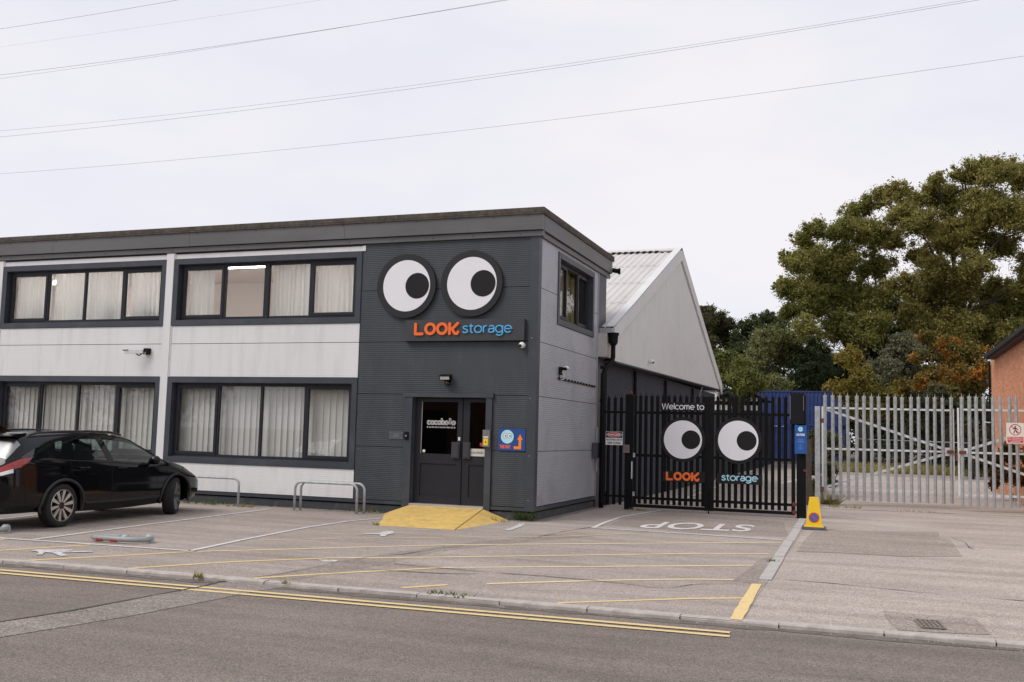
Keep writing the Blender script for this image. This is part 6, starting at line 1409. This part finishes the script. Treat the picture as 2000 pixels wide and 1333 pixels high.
for (x, y, h_) in ((-52, -40, 5), (-44, -42, 6), (34, -44, 6), (44, -40, 7), (56, -36, 7)):
    c_ = np.array([(x+rng.uniform(-3, 3), y+rng.uniform(-2, 2), h_*rng.uniform(.35, 1)) for _ in range(14)]); t = thing('broadleaf_tree', (x, y, 0), 'broad tree across the road at x %s' % 0, 'tree', 'trees across the road'); t['label'] = 'green tree across the road, %s' % {-52: 'farthest west of the brick unit', -44: 'nearer of two west of the brick unit', 34: 'nearest east of the brick unit', 44: 'middle one east of the brick unit', 56: 'farthest east of the brick unit'}[x]
    leaf_mesh('crown', c_, rng.uniform(1.2, 2.4, 14), np.full(14, 300), .5, F_MID, t); mb = MB(); mb.tube([(x, y, 0), (x, y, h_*.6)], [.3, .15], 8); mb.build('trunk', M_BARK, t)
# two great trees on the right
tree('broadleaf_tree', 'large olive green tree whose crown leans out over the left, behind the galvanised gates', 82, (1690, 905),
     [(1545, 565, 34), (1527, 555, 16), (1555, 515, 30), (1568, 470, 26), (1590, 450, 26), (1604, 520, 48), (1640, 455, 36), (1665, 425, 30), (1690, 405, 28), (1645, 510, 46), (1585, 590, 42), (1635, 580, 55), (1700, 460, 42), (1712, 520, 40), (1545, 610, 26), (1575, 640, 30), (1690, 580, 46), (1640, 640, 45), (1610, 560, 50), (1700, 640, 42), (1535, 500, 14)], F_OAK, size=.235, trunk_r=.55, k=12)
tree('broadleaf_tree', 'tallest spreading tree with brownish olive crown filling the upper right', 80, (1850, 905),
     [(1728, 385, 26), (1755, 372, 26), (1760, 420, 38), (1742, 470, 32), (1790, 392, 26), (1800, 440, 40), (1828, 372, 28), (1858, 395, 44), (1830, 350, 20), (1888, 340, 32), (1915, 328, 26), (1945, 340, 38), (1980, 335, 32), (2010, 350, 40), (1935, 400, 50), (1900, 455, 50), (1850, 470, 46), (1985, 420, 50), (1960, 480, 36), (2045, 420, 60), (1830, 530, 42), (1880, 560, 45), (1810, 580, 40), (1850, 610, 40), (1950, 570, 34), (1985, 600, 46), (1915, 620, 44), (2030, 520, 50), (2040, 620, 60), (1795, 500, 30), (1765, 560, 34), (1870, 640, 46), (1930, 655, 46), (1990, 660, 46), (1820, 650, 40), (1900, 520, 40), (1930, 580, 36), (2010, 560, 34), (1780, 620, 36)], F_OAK2, size=.235, trunk_r=.65, k=12)
tree('broadleaf_tree', 'brownish green tree between the two great crowns, low behind them', 88, (1760, 905), [(1735, 600, 42), (1770, 640, 45), (1720, 660, 40), (1800, 660, 45), (1760, 690, 50), (1690, 690, 45), (1840, 680, 50)], F_DARK, size=.28, k=9)
# orange tree and its neighbours
tree('turning_tree', 'tree with bright orange autumn leaves just left of the brick building', 58, (1850, 900), [(1815, 660, 22), (1845, 672, 30), (1880, 690, 32), (1910, 700, 28), (1850, 705, 30), (1830, 735, 30), (1875, 735, 34), (1910, 745, 28), (1800, 745, 24), (1790, 700, 20), (1760, 760, 24), (1840, 765, 30), (1890, 770, 30), (1926, 720, 22)], F_ORNG, size=.19, trunk_r=.10, dens=22)
tree('grey_leaved_tree', 'grey green bushy tree left of the orange tree', 62, (1770, 900), [(1770, 665, 28), (1745, 695, 30), (1790, 690, 26), (1730, 720, 30), (1765, 725, 30), (1745, 755, 30), (1785, 760, 26)], F_GREY, size=.20, trunk_r=.09)
tree('small_tree', 'yellow green tree low behind the middle pales of the silver gates', 56, (1690, 900), [(1680, 740, 32), (1705, 770, 34), (1660, 775, 30), (1735, 790, 34), (1690, 800, 34), (1660, 700, 30), (1640, 760, 30)], F_YG, size=.19, trunk_r=.08, dens=20)
tree('turning_tree', 'upper yellowing tree behind the orange one', 84, (1830, 900), [(1830, 600, 26), (1815, 620, 28), (1845, 640, 30), (1700, 640, 22)], F_ORNG, size=.3, trunk_r=.2)
tree('conifer_tree', 'dark blue green conifer above the blue containers', 90, (1595, 905), [(1590, 665, 22), (1600, 690, 30), (1575, 705, 28), (1620, 712, 30), (1590, 730, 34), (1560, 745, 28), (1625, 748, 34), (1595, 765, 34), (1650, 720, 28)], F_CONI, size=.20, trunk_r=.14, dens=34)
tree('bushy_tree', 'pale green willow like tree between the warehouse and the conifer', 86, (1500, 905), [(1480, 670, 24), (1500, 660, 26), (1520, 665, 30), (1490, 690, 30), (1530, 695, 34), (1500, 725, 34), (1545, 665, 28), (1470, 715, 22), (1520, 750, 30)], F_LIGHT, size=.20, trunk_r=.2, dens=28)
tree('bushy_tree', 'mid green rounded shrub tree just right of the warehouse gable end', 62, (1440, 905), [(1410, 700, 22), (1430, 705, 26), (1455, 715, 26), (1420, 730, 30), (1450, 745, 30), (1400, 750, 24), (1475, 750, 28), (1440, 770, 28)], F_MID, size=.18, trunk_r=.18, dens=30)
tree('russet_tree', 'dark russet oak rising behind the warehouse roof', 100, (1390, 905), [(1378, 610, 22), (1395, 625, 26), (1415, 640, 24), (1390, 650, 30), (1370, 635, 26), (1350, 640, 30), (1420, 668, 24), (1380, 680, 30), (1340, 680, 34)], F_RED, size=.26, trunk_r=.35, dens=30)
tree('dark_tree', 'dark tree on the skyline left of the great leaning crown', 96, (1480, 905), [(1455, 640, 20), (1475, 632, 20), (1500, 625, 20), (1520, 630, 22), (1465, 660, 26), (1495, 655, 28), (1525, 655, 26), (1440, 662, 18), (1540, 680, 30), (1445, 690, 24)], F_DARK, size=.26, trunk_r=.3, dens=30)
tree('dark_tree', 'dark undergrowth tree behind the containers', 92, (1570, 905), [(1560, 700, 34), (1600, 720, 40), (1640, 730, 40), (1680, 740, 40), (1720, 750, 40), (1760, 780, 40), (1660, 800, 45), (1700, 830, 45), (1740, 830, 45), (1780, 830, 45), (1820, 820, 45), (1860, 820, 45), (1900, 820, 45), (1560, 780, 40), (1600, 800, 40), (1500, 780, 40), (1440, 800, 40), (1400, 790, 30)], F_DARK, size=.28, trunk_r=.3, dens=26)
tree('small_tree', 'dark green bush with reddish leaves against the brick wall corner', 50, (1900, 925), [(1880, 840, 28), (1905, 800, 26), (1915, 860, 30), (1870, 890, 26), (1900, 905, 26), (1930, 900, 24), (1860, 800, 26), (1830, 770, 26)], F_RED, size=.2, trunk_r=.06, dens=40, k=14)
tree('wall_shrub', 'orange tinged shrub growing against the brick wall behind the no admittance sign', 30, (1975, 975), [(1955, 900, 16), (1972, 885, 18), (1990, 900, 22), (1950, 925, 18), (1972, 930, 22), (1998, 935, 22), (2015, 890, 26), (1940, 945, 14)], foliage('leaves_shrub', [(.03, .035, .012), (.075, .065, .018), (.15, .09, .025)], accent=(.26, .10, .03), accent_amt=.42), size=.11, trunk_r=.03, dens=60, cat='shrub', k=14)
# climbing mass between the black post and the silver post
tree('flowering_bush', 'leafy ivy covered bush with pale flower heads behind the square silver post', 31, (1610, 985), [(1595, 852, 16), (1583, 870, 14), (1612, 856, 15), (1632, 860, 14), (1600, 885, 20), (1625, 885, 18), (1590, 915, 18), (1612, 920, 20), (1640, 880, 12), (1600, 950, 18), (1622, 945, 14), (1650, 890, 10), (1590, 965, 14), (1578, 905, 10)], F_IVY, size=.085, trunk_r=.03, dens=60, cat='bush', k=14, jd=.03)
b = gp(1578, 990); t = thing('timber_post', (b[0], b[1]+.6, 0), 'old brown timber post beside the black gate post', 'post')
mb = MB(); mb.box(b[0]-.07, b[0]+.06, b[1]+.55, b[1]+.68, 0, 1.75); mb.build('shaft', mat('old_timber', (.085, .062, .05), .9, 0, .35, 12, stretch=(4, 4, .5)), t)
# verge, rails and far undergrowth
def blades(name, region, n, h, m, kind='stuff', lean=.35, w=.02, **kw):
    (x0, x1, y0, y1) = region; p = np.column_stack([rng.uniform(x0, x1, n), rng.uniform(y0, y1, n), np.zeros(n)]); a = rng.uniform(0, 6.283, n); hh = h*rng.uniform(.4, 1.2, n)
    d = np.column_stack([np.cos(a), np.sin(a), np.zeros(n)]); tip = p+np.column_stack([rng.normal(size=n)*lean*hh, rng.normal(size=n)*lean*hh, hh])
    vv = np.empty((n, 3, 3)); vv[:, 0] = p-d*w; vv[:, 1] = p+d*w; vv[:, 2] = tip; me = bpy.data.meshes.new(name)
    me.from_pydata(vv.reshape(-1, 3).tolist(), [], np.arange(n*3).reshape(-1, 3).tolist()); me.materials.append(m); me.update(); o = link(name, me)
    for k_, v_ in kw.items(): o[k_] = v_
    if kind: o['kind'] = kind
    return o
F_DRY = foliage('dry_grass', [(.17, .15, .05), (.32, .27, .09), (.45, .36, .14)], trans=.25, patch_scale=.6)
F_GRN = foliage('green_grass', [(.05, .09, .02), (.10, .16, .035), (.17, .21, .05)], trans=.25)
vy = gp(1760, 931)[1]
blades('verge_grass', (3.5, 24, vy, vy+8), 26000, .55, F_DRY, w=.035)
struct(flat('verge', [(3, vy), (60, vy), (60, 140), (3, 140)], .012, mat('verge_soil', (.10, .085, .035), .95, 0, .3, 1.2)))
struct(flat('woodland_floor', [(-60, 63), (3, 63), (3, 140), (-60, 140)], .010, MATS['verge_soil']))
mb = MB(); mb.box(3.5, 40, vy-.15, vy-.02, 0, .12); o = struct(mb.build('far_kerb', M_CONC))
cs_ = np.column_stack([rng.uniform(7.0, 38, 330), rng.uniform(vy+7, vy+26, 330), rng.uniform(.3, 5.2, 330)]); leaf_mesh('undergrowth', cs_, rng.uniform(.9, 1.9, 330), np.full(330, 260), .26, foliage('leaves_under', [(.018, .024, .010), (.045, .055, .020), (.10, .10, .035)]))['kind'] = 'stuff'
cs_ = np.column_stack([rng.uniform(-30, 50, 260), rng.uniform(vy+42, vy+60, 260), rng.uniform(1, 9.5, 260)]); leaf_mesh('far_woodland', cs_, rng.uniform(1.4, 3.0, 260), np.full(260, 240), .5, F_DARK)['kind'] = 'stuff'
t = thing('guard_rail', (10, vy+6, 0), 'thin metal barrier rail on posts crossing the verge beyond the silver gates', 'barrier')
a = wp(1660, 857, vy+6.5); b = wp(1905, 871, vy+6.5); mb = MB(); mb.tube([(a[0], a[1], a[2]), (b[0]+8, b[1], b[2]-.0)], .035, 6); mb.build('rail', M_GALV, t)
for k in range(9): x = a[0]+k*2.2; mb = MB(); mb.tube([(x, a[1], 0), (x, a[1], a[2])], .03, 6); mb.build('post', M_GALV, t)
# weeds
def weed(px, py, n, h, label, m=F_GRN, r=.14, z=0.0):
    c = gp(px, py); o = blades('weed', (c[0]-r, c[0]+r, c[1]-r*.5, c[1]+r*.5), n, h, m, None, .7, .012); tag(o, label, 'weed')
weed(1024, 1017.5, 700, .20, 'dark green weed clump at the front corner of the office'); weed(972, 1020, 30, .10, 'small weeds at the right edge of the yellow ramp', F_DRY, .12)
weed(402, 984, 120, .10, 'weeds along the plinth near the nose of the car', F_GRN, .5); weed(472, 990, 70, .08, 'weeds at the foot of the single hoop', F_DRY, .3); weed(722, 1001, 80, .10, 'weeds between the hoops and the ramp', F_DRY, .3)
weed(735, 1026, 26, .06, 'tiny weed at the left toe of the ramp', F_DRY, .06); weed(1612, 985, 420, .32, 'dry grass tuft at the foot of the silver gate post', F_DRY, .35); weed(1700, 912, 60, .2, 'dry stalks far behind the silver gates', F_DRY, .5)
weed(388, 1128, 26, .07, 'dry weed sprouting from the kerb joint at the left', F_DRY, .05, -.03); weed(1508, 1098, 30, .05, 'small weed beside the edging strip', F_GRN, .07)
c = gp(1027, 1014); mb = MB(); rnd = random.Random(9)
for k in range(7):
    x = c[0]+rnd.uniform(-.18, .2); y = c[1]+rnd.uniform(.0, .1); hh = rnd.uniform(.2, .34); lx = rnd.uniform(-.08, .08); mb.tube([(x, y, 0), (x+lx*.4, y, hh*.5), (x+lx, y-.02, hh)], [.004, .003, .002], 4)
tag(mb.build('dry_stalks', mat('stalk', (.20, .17, .10), .9)), 'thin dry stalks standing above the weed clump at the office corner', 'weed')
P_DIRT_SHADE = paint('wall_dirt_and_shade', (0.17, 0.145, 0.12), (0.36, 0.305, 0.262), 0.47, 0.14, 5)  # grime at the wall foot, its dark tone also painted in as contact shade
struct(ribbon('wall_base_dirt_and_shade', [(-24, -.07), (-3.2, -.07)], .20, .003, P_DIRT_SHADE, jit=.5)); struct(ribbon('wall_base_dirt_and_shade', [(-.7, -.06), (.08, -.06)], .16, .003, P_DIRT_SHADE, jit=.4)); struct(ribbon('wall_base_dirt_and_shade', [(.07, .0), (.07, 5.0)], .20, .0035, P_DIRT_SHADE, jit=.5))
struct(ribbon('gutter_dirt', [kp(-14, -.15), kp(12.5, -.15)], .16, -.0315, paint('gutter_dirt_mix', (0.115, 0.095, 0.075), (0.205, 0.17, 0.145), 0.50, 0.12, 4), jit=.6))
weed(1650, 992, 60, .09, 'sparse weeds under the first pales of the silver gates', F_DRY, .4); weed(1790, 1000, 26, .07, 'tiny weeds in the seam under the middle of the silver gates', F_DRY, .5)
weed(880, 1163, 40, .05, 'low weeds along the mossy stretch of kerb', F_GRN, .25, -.03); weed(560, 1140, 14, .05, 'tiny weed in the kerb joint beside the road patch', F_DRY, .06, -.03); weed(1245, 997, 40, .06, 'small weeds at the foot of the left gate post', F_DRY, .2)
# moss along the kerb and grit at the wall
ms = struct(flat('kerb_moss', [tuple(gp(x, y, -.03)[:2]) for x, y in ((690, 1151), (740, 1149), (800, 1156), (835, 1162), (800, 1163), (730, 1158))], -.022, M_MOSS))
ms = struct(flat('kerb_moss', [tuple(gp(x, y, -.03)[:2]) for x, y in ((1190, 1194), (1215, 1195), (1235, 1199), (1212, 1200))], -.022, M_MOSS))
ms = struct(flat('kerb_moss', [tuple(gp(x, y, -.03)[:2]) for x, y in ((420, 1133), (455, 1131), (466, 1135), (430, 1138))], -.022, M_MOSS))
n = 900; g0 = np.column_stack([rng.uniform(-12, -.1, n), -np.abs(rng.normal(size=n))*.12+.0, np.full(n, .004)]); V = []; F = []
g1_ = np.column_stack([kp(0, 0)[0]+kd[0]*0+np.zeros(300), np.zeros(300), np.zeros(300)])
for i in range(300): q_ = kp(rng.uniform(-6, 12), -.075-abs(rng.normal())*.05); g1_[i] = (q_[0], q_[1], -.032)
for p in np.vstack([g0, g1_]):
    s_ = rng.uniform(.004, .014); b0 = len(V); V += [tuple(p+np.array(d)*s_*rng.uniform(.7, 1.3)) for d in ((-1, -1, -.2), (1, -1, -.2), (1, 1, -.2), (-1, 1, -.2), (0, 0, .9))]; F += [(b0, b0+1, b0+4), (b0+1, b0+2, b0+4), (b0+2, b0+3, b0+4), (b0+3, b0, b0+4)]
me = bpy.data.meshes.new('grit'); me.from_pydata(V, [], F); me.materials.append(mat('grit', (.30, .26, .22), .95, 0, .4, 40)); link('grit', me)['kind'] = 'stuff'
